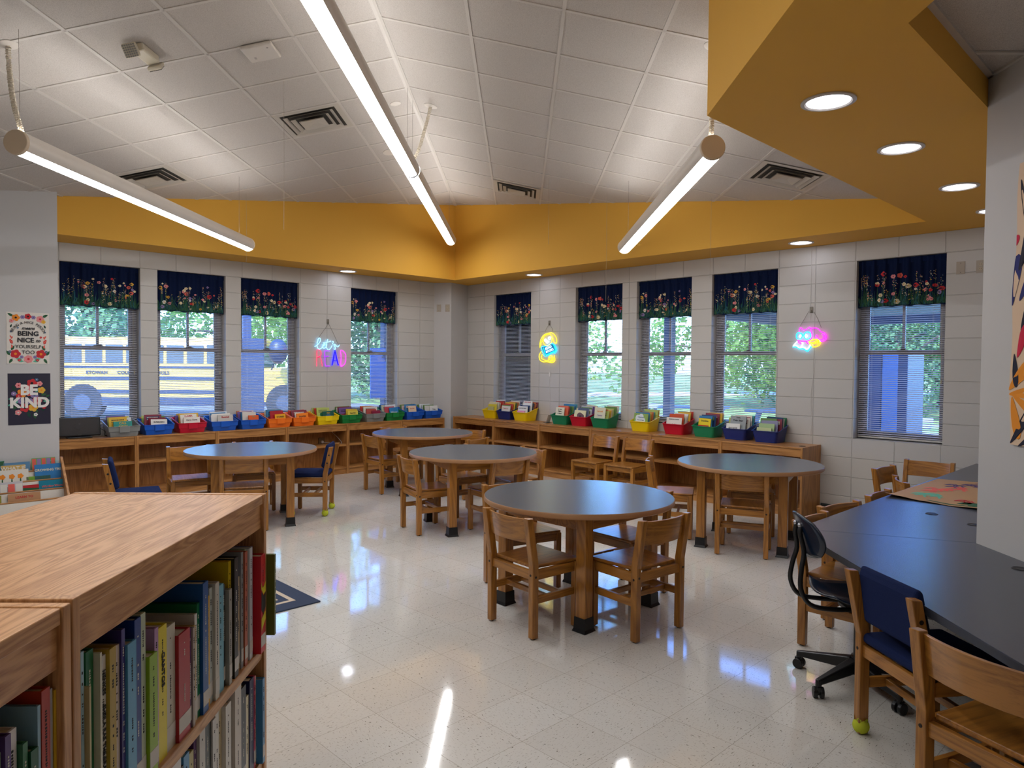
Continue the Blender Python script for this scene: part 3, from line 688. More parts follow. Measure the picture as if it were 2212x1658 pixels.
def tone(h):
    r, g, b = [int(h[i:i+2], 16) for i in (1, 3, 5)]
    import colorsys
    H_, S_, V_ = colorsys.rgb_to_hsv(r/255, g/255, b/255)
    if V_ < .2: return 'black'
    if S_ < .13: return 'white' if V_ > .78 else 'pale grey' if V_ > .6 else 'grey' if V_ > .4 else 'dark grey'
    n = 'red' if H_ < .03 or H_ > .95 else 'orange' if H_ < .1 else 'yellow' if H_ < .19 else 'green' if H_ < .45 else 'teal' if H_ < .54 else 'blue' if H_ < .7 else 'purple' if H_ < .86 else 'pink'
    if n == 'orange' and V_ < .6: n = 'brown'
    if n in ('orange', 'yellow') and S_ < .36: n = 'cream' if V_ > .7 else 'tan'
    return ('dark ' if V_ < .42 else 'light ' if V_ > .75 and S_ < .45 and n not in ('cream',) else '')+n
used = set()
def uniq(opts):
    for x in opts:
        if x not in used: used.add(x); return x
    return opts[-1]
def row(mw, z, items, where, group, h_of=None, seed=1, stick=True):
    rn = random.Random(seed); n = len(items)
    for i, it in enumerate(items):
        x0, x1, top, col = it[:4]; kw = it[4] if len(it) > 4 else {}
        o = shelf_book(mw, x0, x1, top-z, z, col, rnd=rn, **{**dict(dpt=rn.uniform(.2, .235), y=rn.uniform(.008, .02), sticker=stick and rn.random() < .8), **kw})
        if not (-.139 < x0): pass
        sz = 'thick' if x1-x0 > .028 else 'thin' if x1-x0 < .015 else 'medium'
        a = tone(items[i-1][3]) if i else 'side panel'; b = tone(items[i+1][3]) if i < n-1 else 'side panel'
        a2 = tone(items[i-2][3]) if i > 1 else 'side panel'; b2 = tone(items[i+2][3]) if i < n-2 else 'side panel'
        c = tone(col)
        tag(o, uniq(['%s %s book on the %s' % (sz, c, where), '%s %s book on the %s, after a %s one' % (sz, c, where, a), '%s %s book on the %s between %s and %s ones' % (sz, c, where, a, b),
                     '%s %s book on the %s, %s then %s on its left' % (sz, c, where, a, a2), '%s %s book on the %s, %s then %s on its right' % (sz, c, where, b, b2), '%s %s book, %s from the left on the %s' % (sz, c, 'number %d' % (i+1), where)]), 'book', group)
UP = [(.049,.059,1.063,'#9fc0cc'),(.06,.066,1.0,'#c9b98a'),(.067,.09,1.055,'#1e6b3c'),(.091,.098,1.045,'#d8d3bd'),(.098,.109,1.004,'#c3cc82'),(.11,.128,1.029,'#e2ddd6',{'ink':M_INK}),(.128,.15,1.036,'#b5972f'),(.15,.17,1.031,'#c4b3a4'),(.17,.183,1.055,'#3a2f78'),
      (.183,.215,1.022,'#5da3c9'),(.216,.241,1.056,'#123a86'),(.241,.261,1.058,'#b9c4ab'),(.262,.296,.966,'#93b81f'),(.296,.313,1.009,'#b58bb8'),(.313,.351,1.003,'#e3cf12'),(.351,.395,.989,'#c6bfae'),(.395,.451,.957,'#b02026'),
      (.451,.463,.951,'#5f2d6b'),(.463,.475,.948,'#a79b92'),(.475,.487,.948,'#c9b27a'),(.487,.502,.97,'#d9d6cf'),(.502,.517,.99,'#1c7a4a'),(.517,.548,1.032,'#18549a'),(.548,.569,.989,'#dcaa20'),(.569,.588,1.004,'#bcc4c0'),(.588,.613,1.01,'#c5bfb2'),(.613,.653,.993,'#6fb0c6'),
      (.653,.671,.985,'#33383a'),(.671,.69,.968,'#9a968c'),(.69,.709,1.035,'#d6b511'),(.709,.737,1.038,'#121114'),(.737,.754,1.011,'#8a86a4'),(.754,.77,.975,'#e3c9a0'),(.77,.787,1.037,'#8f9296'),(.787,.808,1.034,'#b65a3a'),(.808,.826,1.034,'#9aa58c'),(.826,.848,1.034,'#c9cdd4'),(.848,.866,1.032,'#6a6194'),(.867,.905,1.001,'#cf1f2c',{'y':-.006})]
row(CASE, .722, UP, 'upper shelf of front bookcase', 'picture books on the upper shelf of the front bookcase', seed=5)
def on_case(px, py, pz_, mw2=None): return Matrix.Translation((px, py, pz_))
def bk_at(x): return next(o for o in bpy.data.objects if o.name.startswith('picture_book') and not o.parent and abs((CASE.inverted() @ o.matrix_world).translation.x-x) < .0006 and (CASE.inverted() @ o.matrix_world).translation.z > .7)
rb = bk_at(.867); m = M(); Q = lambda x, z: (x, -.0009, z)
m.add([Q(.001,.205),(.012,-.0009,.185),(.024,-.0009,.19),(.037,-.0009,.20),(.037,-.0009,.17),(.02,-.0009,.165),Q(.001,.185)], [tuple(range(7))]); m.add([Q(.002,.10),Q(.037,.115),Q(.037,.09),Q(.002,.065)], [(0,1,2,3)]); obj('spine_art', m, mat('art_yellow', (222,206,30), .4), rb, solid=False)
m = M(); m.add([Q(.002,.18),Q(.02,.162),Q(.037,.168),Q(.037,.125),Q(.018,.11),Q(.002,.125)], [tuple(range(6))]); obj('spine_art', m, M_BLACK, rb, solid=False)
text('lettering', 'HENKES     SHEILA RAE THE BRAVE', .0125, M_INK, bk_at(.11), Matrix.Translation((.009, -.0012, .185)) @ Matrix.Rotation(R_(90), 4, 'X') @ Matrix.Rotation(R_(-90), 4, 'Z'), bold=.0002)
text('lettering', 'GANTOS', .018, M_INK, bk_at(.313), Matrix.Translation((.019, -.0012, .19)) @ Matrix.Rotation(R_(90), 4, 'X') @ Matrix.Rotation(R_(-90), 4, 'Z'), bold=.0003)
o = shelf_book(CASE, .9355, .950, .238, .735, '#5d6a2c', y=-.036, dpt=.2, sticker=False); o.matrix_world = CASE @ Matrix.Translation((.9355, -.036, .723)) ; 
o.matrix_world = CASE @ Matrix.Translation((.9355, -.022, .750))
tag(o, 'olive green book jutting out beyond the bookcase end', 'book')
rl = random.Random(9)
LOW = [(.06,.10,.66,'#8d8a86'),(.10,.14,.68,'#2f4f8a'),(.14,.19,.64,'#c9b45c'),(.19,.23,.67,'#b9b4aa'),(.23,.27,.69,'#7c2a3e'),(.27,.30,.66,'#d5d2cb'),(.30,.345,.65,'#191a1d'),(.345,.40,.69,'#d9d6d2'),(.40,.43,.655,'#14161a'),(.43,.46,.67,'#4c93c4'),(.46,.485,.66,'#b8ad72'),(.485,.501,.68,'#5a2f63'),
       (.501,.533,.697,'#bdb9b1'),(.533,.573,.681,'#14241f'),(.573,.595,.68,'#c9c7c2'),(.595,.618,.685,'#d1cdc5'),(.618,.647,.677,'#c7b58e'),(.647,.683,.678,'#d6d1ca'),(.683,.714,.647,'#b6afa6'),(.714,.759,.689,'#cbc2b8'),(.759,.8,.668,'#1a2232'),(.8,.825,.627,'#e3d9b8'),(.825,.858,.663,'#1a1b4e'),(.858,.872,.66,'#c63f5c'),(.872,.886,.653,'#d8c3b0'),(.886,.905,.64,'#3f86b8',{'y':-.004})]
row(CASE, .395, LOW, 'second shelf of front bookcase', 'picture books on the second shelf of the front bookcase', seed=7)
N2 = [(-.30,-.27,1.0,'#d8d4ca'),(-.27,-.235,1.03,'#315a8c'),(-.235,-.20,.99,'#8c2530'),(-.20,-.17,1.02,'#c9bfa0'),(-.17,-.138,1.0,'#dcd8cf'),(-.137,-.109,1.0,'#93a597'),(-.109,-.096,1.02,'#5b3f7d'),(-.096,-.075,1.018,'#ddd7d6'),(-.075,-.062,.99,'#3f7a52'),(-.062,-.045,.972,'#235f3f'),(-.072+.03,-.034,1.031,'#8db2c4'),]
N2 = [a for a in N2 if a[1] < -.05 or True]
row(CASE, .718, [(-.40,-.36,1.02,'#c8c2b6'),(-.36,-.33,1.0,'#6d7f3a')]+[(a[0]-.03, a[1]-.03, a[2], a[3]) for a in N2[:5]]+[(-.166,-.139,1.0,'#93a597'),(-.138,-.125,1.02,'#5b3f7d'),(-.124,-.104,1.018,'#ddd7d6'),(-.103,-.091,.99,'#3f7a52'),(-.090,-.072,.972,'#235f3f'),(-.071,-.063,1.031,'#8db2c4'),(-.062,-.041,1.049,'#b8391c'),(-.040,-.032,1.042,'#aaa5a6'),(-.031,-.024,1.036,'#e0b22c')], 'upper shelf of the nearest bookcase', 'books on the upper shelf of the nearest bookcase', seed=3)

# ================================================================ bins and their books
BINC = dict(grey='#868783', blue='#1559c0', red='#c8102e', orange='#f9771b', yellow='#f6d50c', green='#16803a', navy='#142a72', kelly='#0b8457')
def make_bin(style, col):
    t = thing('book_bin', '', 'book bin'); mt = mat('bin_'+col, BINC[col], .36, spec=.5)
    if style == 'L': W, D, hf, hb, tp = .325, .262, .115, .175, .86
    else: W, D, hf, hb, tp = .300, .27, .125, .185, .82
    th_ = .004
    def ring(w, d, zf, zb, n=10):
        pts = []
        r = .03 if style == 'R' else .012
        for cx_, cy_, a0 in ((w/2-r, -d/2+r, -90), (w/2-r, d/2-r, 0), (-w/2+r, d/2-r, 90), (-w/2+r, -d/2+r, 180)):
            for k in range(5):
                a = R_(a0+90*k/4); x, y = cx_+r*math.cos(a), cy_+r*math.sin(a)
                f = (y+d/2)/d; f = f if style == 'L' else max(0, min(1, (f-.12)/.8)); f = f if style == 'L' else f*f*(3-2*f)
                pts.append((x, y, zf+(zb-zf)*f))
        return pts
    m = M(); a = ring(W*tp, D*tp, 0, 0); b = ring(W, D, hf, hb); c = ring(W-2*th_, D-2*th_, hf, hb); d = ring(W*tp-2*th_, D*tp-2*th_, th_, th_); n = len(a)
    m.add(a+b+c+d, [tuple(range(n))]+[(i, (i+1)%n, n+(i+1)%n, n+i) for i in range(n)]+[(n+i, n+(i+1)%n, 2*n+(i+1)%n, 2*n+i) for i in range(n)]+[(2*n+i, 2*n+(i+1)%n, 3*n+(i+1)%n, 3*n+i) for i in range(n)]+[tuple(range(4*n-1, 3*n-1, -1))])
    obj('tub', m, mt, t, smooth=True)
    m = M(); m.tube([Vector(p) for p in ring(W+.006, D+.006, hf-.002, hb-.002)], .005, 8, True); obj('rim', m, mt, t, smooth=True)
    if style == 'L':
        m = M(); k = .5; f = tp+(1-tp)*k; w2, d2 = W*f/2+.006, D*f/2+.006
        w3, d3 = W/2+.001, D/2+.001
        m.add([(-w2,-d2,hf*.5),(w2,-d2,hf*.5),(w3,-d3,hf-.004),(-w3,-d3,hf-.004),(-w2,-d2+.01,hf*.5),(w2,-d2+.01,hf*.5)], [(0,1,2,3),(4,5,1,0)])
        obj('front_ledge', m, mt, t, solid=False)
        m = M(); m.box(-.052, .052, -d3-.009, -d3-.002, hf*.42, hf+.003); obj('label_holder', m, mt, t, bevel=.002)
    return t
PALB = ['#d9cfb0','#c8433a','#e6e0d2','#3c7fb0','#2f7a55','#e0b23c','#7b5a9a','#dfe3e6','#c9784a','#4aa3a8','#b8c46a','#e5c8c0','#27406f','#8b3a4a','#efe9dc','#6d8f4e']
def bin_books(t_mw, W, D, hf, n, seed, binlabel, fronts=(), sideways=0.55, hmax=.25):
    rn = random.Random(seed); ys_ = [-D/2*.70+i*(D*.72)/max(1, n-1) for i in range(n)]
    x_off = -W*.12
    for i in range(n):
        fr = fronts[i] if i < len(fronts) else None
        col = fr[0] if fr else rn.choice(PALB)
        w_ = fr[1]*1.12 if fr else rn.uniform(.17, .215)*(W/.30); h_ = fr[2]*1.1 if fr else rn.uniform(.2, .23)+(hmax-.2)*i/n
        xo = (fr[3] if fr else x_off+rn.uniform(-.01, .04)+sideways*.06*i/n)
        xo = max(-W/2*.80+w_/2, min(W/2*.80-w_/2, xo))
        tk = rn.uniform(.006, .014)
        m = M(); m.box(-w_/2, w_/2, 0, .0015, 0, h_, 0); m.box(-w_/2, w_/2, tk-.0015, tk, 0, h_, 0); m.box(-w_/2, -w_/2+.002, 0, tk, 0, h_, 0); m.box(-w_/2+.002, w_/2-.003, .0015, tk-.0015, .003, h_-.003, 1)
        P = lambda x, z, off: (x, -off, z)
        k = rn.randint(0, 3)
        if not fr:
            if k == 0: m.add([P(-w_*.38, h_*.74, .0005), P(w_*.38, h_*.74, .0005), P(w_*.38, h_*.9, .0005), P(-w_*.38, h_*.9, .0005)], [(0,1,2,3)], 2)
            elif k == 1: flower(m, P, 0, h_*.5, w_*.3, 2, 3, 5, .0005)
            elif k == 2:
                m.add([P(-w_*.42, h_*.1, .0005), P(w_*.42, h_*.1, .0005), P(w_*.42, h_*.6, .0005), P(-w_*.42, h_*.6, .0005)], [(0,1,2,3)], 2); flower(m, P, .01, h_*.35, w_*.2, 3, 2, 4, .0009)
            for r_ in range(2):
                x = -w_*.35; z = h_*(.82-.1*r_)
                while x < w_*.3: L = rn.uniform(.006, .014); m.box(x, x+L, -.0012, -.0008, z, z+.011, 4); x += L+.004
        elif len(fr) > 5 and fr[5]:
            fr[5](m, P, w_, h_)
        c2, c3 = cov(rn.choice(PALB)), cov(rn.choice(PALB))
        o = obj('picture_book', m, [cov(col), M_PAGE, fr[6][0] if fr and len(fr) > 6 else c2, fr[6][1] if fr and len(fr) > 6 else c3, M_INK if sum(srgb(col)[:3]) > .5 else M_INKL])
        o.matrix_world = t_mw @ Matrix.Translation((xo, ys_[i], .006)) @ Matrix.Rotation(R_(-6-rn.uniform(0, 5)), 4, 'X') @ Matrix.Rotation(R_(rn.uniform(-2, 2)), 4, 'Y')
        pos = 'frontmost' if i == 0 else 'rearmost' if i == n-1 else ORD[i]+' from front'
        tag(o, uniq(['%s book, %s in the %s' % (tone(col), pos, binlabel)]), 'book', 'picture books in the bins')
        if fr and len(fr) > 4 and fr[4]:
            for (s_, size, zz, ik, xx) in fr[4]:
                text('cover_title', s_, size, ik, o, Matrix.Translation((xx, -.0010, h_*zz)) @ Matrix.Rotation(R_(90), 4, 'X'), bold=.0006)
Wt = M_INKL; Bk = M_INK; RD = CF['red']
LB = [('grey', 2.43), ('blue', 2.80), ('red', 3.175), ('blue', 3.56), ('blue', 3.925), ('orange', 4.285), ('orange', 4.63), ('yellow', 4.985), ('green', 5.36), ('grey', 5.755), ('green', 6.095), ('blue', 6.46), ('blue', 6.82)]
LBL = ['grey bin beside the black screen', 'blue bin just right of the first grey bin', 'red bin on the left wall shelf', 'blue bin just right of the left red bin', 'blue bin just left of the orange bins', 'left one of the two orange bins', 'right one of the two orange bins', 'yellow bin on the left wall shelf', 'green bin right of the left wall yellow bin', 'grey bin between two green bins', 'green bin right of the second grey bin', 'blue bin right of the left wall green bins', 'blue bin at the corner end of the left wall']
LBS = ['first grey bin', 'blue bin after the grey one', 'left red bin', 'blue bin after the left red bin', 'blue bin before the orange bins', 'left orange bin', 'right orange bin', 'left wall yellow bin', 'green bin after the left yellow one', 'second grey bin', 'green bin after second grey bin', 'next-to-last left wall blue bin', 'last left wall blue bin']
RBS = ['yellow bin nearest the corner', 'navy bin between yellow bins', 'yellow bin under the dog sign', 'green bin after the bookend', 'red bin between green bins', 'green bin before the wide gap', 'middle yellow bin', 'red bin after the middle yellow one', 'green bin before the navy bins', 'left navy end bin', 'rightmost navy end bin']
def T(s, size, z, ink, x=0): return (s, size, z, ink, x)
FL = {0: [('#1f8f86', .17, .15, .0, [T('CALL',.034,.86,CF['yellow']), T('AVIAN',.032,.66,CF['yellow'])])],
      1: [('#e8e2d8', .16, .155, .01, [T('SUPERHERO',.022,.8,Bk)]), ('#7d1f33', .17, .17, .0, [])],
      2: [('#ece6da', .17, .16, .01, [T('Llama Llama',.026,.82,Bk)]), ('#eee8de', .17, .19, -.01, [T('LLAMA',.03,.9,RD)])],
      3: [('#cfc6ba', .17, .17, .03, [T('Baseball',.03,.85,CF['red'])]), ('#e7e2da', .16, .17, -.05, [])],
      4: [('#e8622c', .12, .15, .02, [T('The',.02,.9,CF['mint'])]), ('#dcd6cc', .16, .19, -.02, [])],
      5: [('#f0b018', .13, .15, .03, [T('STORIES',.028,.78,Bk)]), ('#b0222c', .16, .19, .0, [])],
      6: [('#f58a1e', .15, .15, .0, [T('SHAPES',.030,.72,Bk)]), ('#f0efe8', .17, .15, .0, [])],
      7: [('#1f5b52', .15, .16, .03, [T('Aliens',.022,.86,CF['yellow'])], lambda m, P, w_, h_: flower(m, P, 0, h_*.5, w_*.33, 2, 3, 4, .0006), (CF['blue'], CF['cream']))],
      8: [('#e4cf52', .15, .15, .04, [T('Puppy Mud',.02,.8,Bk)]), ('#d9b93c', .16, .17, .05, [])],
      9: [('#8f2340', .13, .14, .04, [T('Bats',.04,.6,Wt)]), ('#b9534a', .15, .16, -.02, [])],
      10: [('#2f7fb8', .14, .17, .02, [T('Winter',.038,.62,Wt)]), ('#c64b58', .15, .18, -.05, [])],
      11: [('#e9c9a6', .13, .18, -.01, [T('Do Not',.024,.8,RD)])],
      12: [('#e9e6dd', .14, .17, .04, [T('Thing',.026,.7,Bk)]), ('#ddd8cf', .15, .17, -.03, [])]}
protoL = {}
for i, (c, x) in enumerate(LB):
    if c not in protoL: protoL[c] = t = make_bin('L', c)
    else: t = dup(protoL[c])
    t.location = (x, 8.827, HL); tag(t, LBL[i], 'book bin', 'label-front plastic book bins on the left wall shelf')
    bin_books(Matrix.Translation((x, 8.827, HL)), .325, .262, .115, 6, 20+i, LBS[i], FL.get(i, ()), .3, .19)
RB = [('yellow', 8.02), ('navy', 7.70), ('yellow', 7.35), ('kelly', 6.58), ('red', 6.23), ('kelly', 5.86), ('yellow', 5.22), ('red', 4.73), ('kelly', 4.32), ('navy', 3.93), ('navy', 3.565)]
RBL = ['yellow bin nearest the corner on the right wall shelf', 'navy bin between two yellow bins', 'yellow bin under the neon dog sign', 'green bin right of the small bookend', 'red bin between two green bins', 'green bin left of the wide gap in the bins', 'yellow bin in the middle of the right wall shelf', 'red bin right of the middle yellow bin', 'green bin between the red and navy bins', 'left one of the two navy end bins', 'rightmost navy bin at the end of the shelf']
def apple(m, P, w_, h_):
    flower(m, P, 0, h_*.25, w_*.22, 2, 2, 2, .0006)
    for a in (30, 70, 110, 150): leaf(m, P, 0, h_*.4, .05, .02, R_(a), 3, .0012)
def blob(m, P, w_, h_): flower(m, P, .01, h_*.6, w_*.34, 2, 3, 3, .0006, 0, .8)
def cloud(m, P, w_, h_): flower(m, P, -.01, h_*.6, w_*.38, 2, 2, 5, .0006, 0, 1.1)
FR = {0: [('#b9b47a', .12, .16, -.01, []), ('#e0cf3e', .17, .19, .01, [])],
      1: [('#e6ddd0', .16, .18, .01, [T('Polka Dot',.024,.8,RD)])],
      2: [('#e88bb4', .14, .13, -.02, []), ('#e6e3dc', .17, .19, .0, [T('ONE COLD NIGHT',.018,.85,Bk)], None), ('#1f3566', .17, .20, .01, []), ('#eeeae2', .16, .26, .04, [T('SNOW WHITE',.02,.93,RD)])],
      3: [('#e9e3c6', .14, .21, -.02, [T('Is Your',.022,.88,Bk), T('Mama',.024,.76,Bk), T('a Llama?',.022,.63,Bk)]), ('#dd6a4a', .17, .23, .01, [])],
      4: [('#e8e3b8', .18, .19, -.01, [], blob, (mat('cover_mauve', (110, 84, 88), .4), cov('#3a2c30'))), ('#5d6a86', .17, .22, .03, [])],
      5: [('#e4dfc4', .16, .24, -.03, [T('Cat and',.030,.8,CF['orange']), T('Canary',.030,.6,CF['lilac'])])],
      6: [('#8fae5a', .19, .20, -.02, [T('Charlotte',.022,.78,CF['blue']), T('Day at the Beach',.014,.62,Bk)], cloud, (cov('#dfe6ea'), cov('#dfe6ea')))],
      7: [('#ebe6da', .19, .18, -.02, [T('SECRETS OF A GARDEN',.013,.88,Bk)], apple, (CF['red'], CF['green'])), ('#c8512a', .18, .22, .0, [])],
      8: [('#b8261f', .12, .12, -.03, [T('mad',.042,.72,CF['yellow'])]), ('#efd21e', .14, .19, -.03, [T('Grandma',.026,.86,Bk)])],
      9: [('#e9e6de', .15, .16, -.04, [T('FOXES',.036,.68,Bk)]), ('#9aa0a2', .17, .24, .0, [T('Little',.024,.92,Bk), T('Polar Bear',.028,.80,Bk)])],
      10: [('#c9cf9a', .15, .14, -.04, []), ('#a8c08c', .16, .18, -.02, [T('Leo',.034,.6,CF['green'])]), ('#8a88a8', .17, .21, .0, [])]}
protoR = {}
for i, (c, y) in enumerate(RB):
    if c not in protoR: protoR[c] = t = make_bin('R', c)
    else: t = dup(protoR[c])
    loc = (XR-.16, y, HR); t.location = loc; t.rotation_euler = (0, 0, R_(-90)); tag(t, RBL[i], 'book bin', 'sloped plastic book bins on the right wall shelf')
    bin_books(Matrix.Translation(loc) @ Matrix.Rotation(R_(-90), 4, 'Z'), .30, .27, .125, 8, 60+i, RBS[i], FR.get(i, ()), 1.0, .26)
th = thing('bookend', 'small black and white metal bookend left of the first green bin', 'bookend', (XR-.2, 6.86, HR), R_(-90))
m = M(); m.box(-.035, .035, -.05, .05, 0, .0025); obj('base', m, M_BLACK, th)
m = M(); m.T = Matrix.Rotation(R_(20), 4, 'Y'); m.box(.0, .0025, -.04, .04, .004, .12); obj('upright', m, M_WHITE, th)
# black display on the left shelf
th = thing('display_screen', 'black desktop touch screen at the left end of the shelf', 'screen', (2.02, 8.82, HL), R_(-2))
m = M(); m.T = Matrix.Rotation(R_(-9), 4, 'X'); m.box(-.205, .205, 0, .03, .022, .232); o = obj('screen_housing', m, M_BLACK, th, bevel=.012, seg=3)
m2 = M(); m2.T = m.T; m2.box(-.175, .175, -.0012, 0, .05, .205); obj('screen_panel', m2, mat('screen_grey', (52, 50, 52), .25), th)
m2 = M(); m2.T = m.T; m2.cyl((0,-.0013,.158),(0,-.0022,.158),.011,n=18)
for k in range(3):
    for sg in (-1, 1):
        pts = [(sg*(.004+.02*(k+1)*math.sin(a)), -.002, .085+.008*k+.03*(1-math.cos(a))*1.1) for a in [j*.28 for j in range(6)]]; m2.tube(pts, .0012, 4)
obj('screen_emblem', m2, mat('emblem_grey', (30, 28, 30), .5), th)
m = M(); m.box(-.12, .12, -.01, .09, 0, .012); obj('stand', m, M_BLACK, th, bevel=.004)
m = M(); m.tube(smoothpath([(.19,.02,.1),(.25,.03,.06),(.24,.0,.02),(.29,.04,.004),(.31,.1,.004)], 6), .003, 6); obj('cable', m, M_BLACK, th)
text('brand_mark', '———', .012, M_STICK, th, Matrix.Rotation(R_(-9), 4, 'X') @ Matrix.Translation((0, -.002, .036)) @ Matrix.Rotation(R_(90), 4, 'X'))

# ================================================================ tables
def make_table():
    t = thing('round_table', '', 'table')
    m = M(); m.lathe([(0, .7085), (.606, .7085), (.606, .712), (0, .712)], 72); obj('tabletop', m, M_LAM, t, smooth=True)
    m = M(); m.lathe([(.0, .678), (.604, .678), (.611, .684), (.611, .706), (.6065, .712), (.604, .7084), (0, .7084)], 72); obj('edge_band', m, mat('edge_tan', (168, 122, 82), .42, var=.12, vscale=9), t, smooth=True)
    m = M()
    for a in range(4):
        m.T = Matrix.Rotation(a*math.pi/2, 4, 'Z'); m.box(-.31, .31, -.352, -.33, .59, .678)
    obj('apron', m, chw('x'), t)
    for sx in (-1, 1):
        for sy in (-1, 1):
            m = M(); m.box(sx*.33-.036, sx*.33+.036, sy*.33-.036, sy*.33+.036, .004, .678); lg = obj('leg', m, chw('z'), t, bevel=.005)
            m = M(); a = .040; c = [(-a,-a),(a,-a),(a,a),(-a,a)]; b = .047
            vs = [(sx*.33+x, sy*.33+y, .085) for x, y in c]+[(sx*.33+x*1.06, sy*.33+y*1.06, .02) for x, y in c]+[(sx*.33+x*1.25, sy*.33+y*1.25, .002) for x, y in c]
            m.add(vs, [(3,2,1,0),(8,9,10,11)]+[(i,(i+1)%4,4+(i+1)%4,4+i) for i in range(4)]+[(4+i,4+(i+1)%4,8+(i+1)%4,8+i) for i in range(4)]); obj('leg_boot', m, M_BLACK, lg)
    return t
t0 = make_table()
for i, (x, y, r, lb) in enumerate([(3.495,2.95,0,'nearest round grey-topped table in the middle of the floor'), (3.0,6.69,-22,'left round table reflecting blue window light'), (5.285,6.965,-20,'farthest round table near the corner'), (4.475,5.10,-20,'round table between the nearest and farthest ones'), (5.81,2.96,17.5,'right round table in front of the shelf end')]):
    o = t0 if i == 0 else dup(t0); o.location = (x, y, 0); o.rotation_euler = (0, 0, R_(r)); tag(o, lb, 'table', 'round tables with grey tops and oak legs')

# ================================================================ chairs
M_PLUG = mat('bolt_plug', (34, 24, 18), .5)
def chair_frame(t, bt=.69, bz=.42, lean=.045, w=.19):
    for sy in (-1, 1):
        y0, y1 = sy*w-.019, sy*w+.019
        m = M(); m.prism([(-.187,.006),(-.143,.006),(-.143,bz),(-.143-lean,bt),(-.187-lean,bt+.004),(-.189,bz)], y0, y1, 'y'); lg = obj('leg', m, chw('z'), t, bevel=.004)
        m = M(); m.cyl((-.165, sy*w, .006), (-.165, sy*w, 0), .012, n=10); obj('glide', m, M_DARKM, lg)
        m = M()
        for sx in (-1,): m.cyl((-.1885, sy*w, .366), (-.190, sy*w, .366), .007, n=10); m.cyl((-.165, sy*(w+.0188), .355), (-.165, sy*(w+.0202), .355), .007, n=10)
        obj('bolt_cap', m, M_PLUG, lg)
        m = M(); m.box(.145, .187, y0, y1, .006, .392); lg = obj('leg', m, chw('z'), t, bevel=.004)
        m = M(); m.cyl((.166, sy*w, .006), (.166, sy*w, 0), .012, n=10); obj('glide', m, M_DARKM, lg)
        m = M(); m.box(-.145, .148, sy*w-.012, sy*w+.012, .335, .39); obj('side_rail', m, chw('x'), t, bevel=.002)
        m = M(); m.box(-.145, .148, sy*w-.010, sy*w+.010, .198, .240); obj('side_stretcher', m, chw('x'), t, bevel=.002)
    m = M(); m.box(-.176, -.152, -w+.018, w-.018, .335, .385); obj('rear_rail', m, chw('y'), t, bevel=.002)
    m = M(); m.box(.155, .177, -w+.018, w-.018, .335, .385); obj('front_rail', m, chw('y'), t, bevel=.002)
    for xx in (-.065, .05):
        m = M(); m.box(xx, xx+.022, -w+.010, w-.010, .203, .233); obj('cross_stretcher', m, chw('y'), t, bevel=.002)
def backboard(t, z0, z1, lean, bz, bt, w, th_=.015, bow=.032):
    n = 14; m = M(); vs = []
    for z in (z0, z1):
        f = (z-bz)/(bt-bz)*lean
        for i in range(n+1):
            u = -1+2*i/n; y = u*(w-.017); xx = -.158-f-bow*(1-u*u)
            vs += [(xx-th_/2, y, z), (xx+th_/2, y, z)]
    k = 2*(n+1); fs = []
    for i in range(n):
        a, b, c, d = 2*i, 2*i+1, 2*i+2, 2*i+3
        fs += [(a, c, c+k, a+k), (b, b+k, d+k, d), (a, b, d, c), (a+k, c+k, d+k, b+k)]
    fs += [(0, k, k+1, 1), (2*n, 2*n+1, 2*n+1+k, 2*n+k)]
    m.add(vs, fs); return obj('backrest', m, chw('y'), t, bevel=.002, smooth=True)
def make_chair():
    t = thing('wooden_chair', '', 'chair'); chair_frame(t); backboard(t, .545, .683, .045, .42, .69, .19)
    m = M(); m.prism([(-.150,-.168),(.19,-.2),(.196,-.19),(.196,.19),(.19,.2),(-.150,.168)], .390, .410); obj('seat', m, chw('x'), t, bevel=.006)
    return t
def cushion(name, t, pts, y0, y1, mt=None):
    m = M(); m.prism(pts, y0, y1, 'y'); return obj(name, m, mt or M_BLUEF, t, bevel=.016, seg=3, smooth=False)
def make_blue(balls):
    t = thing('upholstered_chair', '', 'chair'); chair_frame(t, bt=.70, bz=.43, lean=.06)
    m = M(); m.prism([(-.175,-.19),(.20,-.195),(.20,.195),(-.175,.19)], .392, .436); c = obj('seat_cushion', m, M_BLUEF, t, bevel=.018, seg=3)
    cushion('back_cushion', t, [(-.118,.50),(-.168,.718),(-.196,.728),(-.205,.69),(-.178,.49),(-.15,.478)], -.172, .172)
    for sy in (-1, 1):
        m = M()
        for z, f in ((.62,.040),(.54,.022)): m.cyl((-.166-f, sy*.2088, z), (-.166-f, sy*.2105, z), .009, n=12)
        obj('bolt_cap', m, M_PLUG, t)
    for lx, ly in balls:
        m = M(); m.ball((lx, ly, .033), .034, 16)
        m2 = obj('tennis_ball', m, M_BALL, t, smooth=True)
        m = M()
        for k in range(5):
            a = 2*math.pi*k/5; leaf(m, lambda x, z, off, a=a: (lx+(.022+.008*z/.03)*math.cos(a)-x*math.sin(a), ly+(.022+.008*z/.03)*math.sin(a)+x*math.cos(a), .052+z), 0, 0, .022, .022, R_(90), 0)
        obj('cut_flap', m, M_BALL, m2, solid=False)
    return t
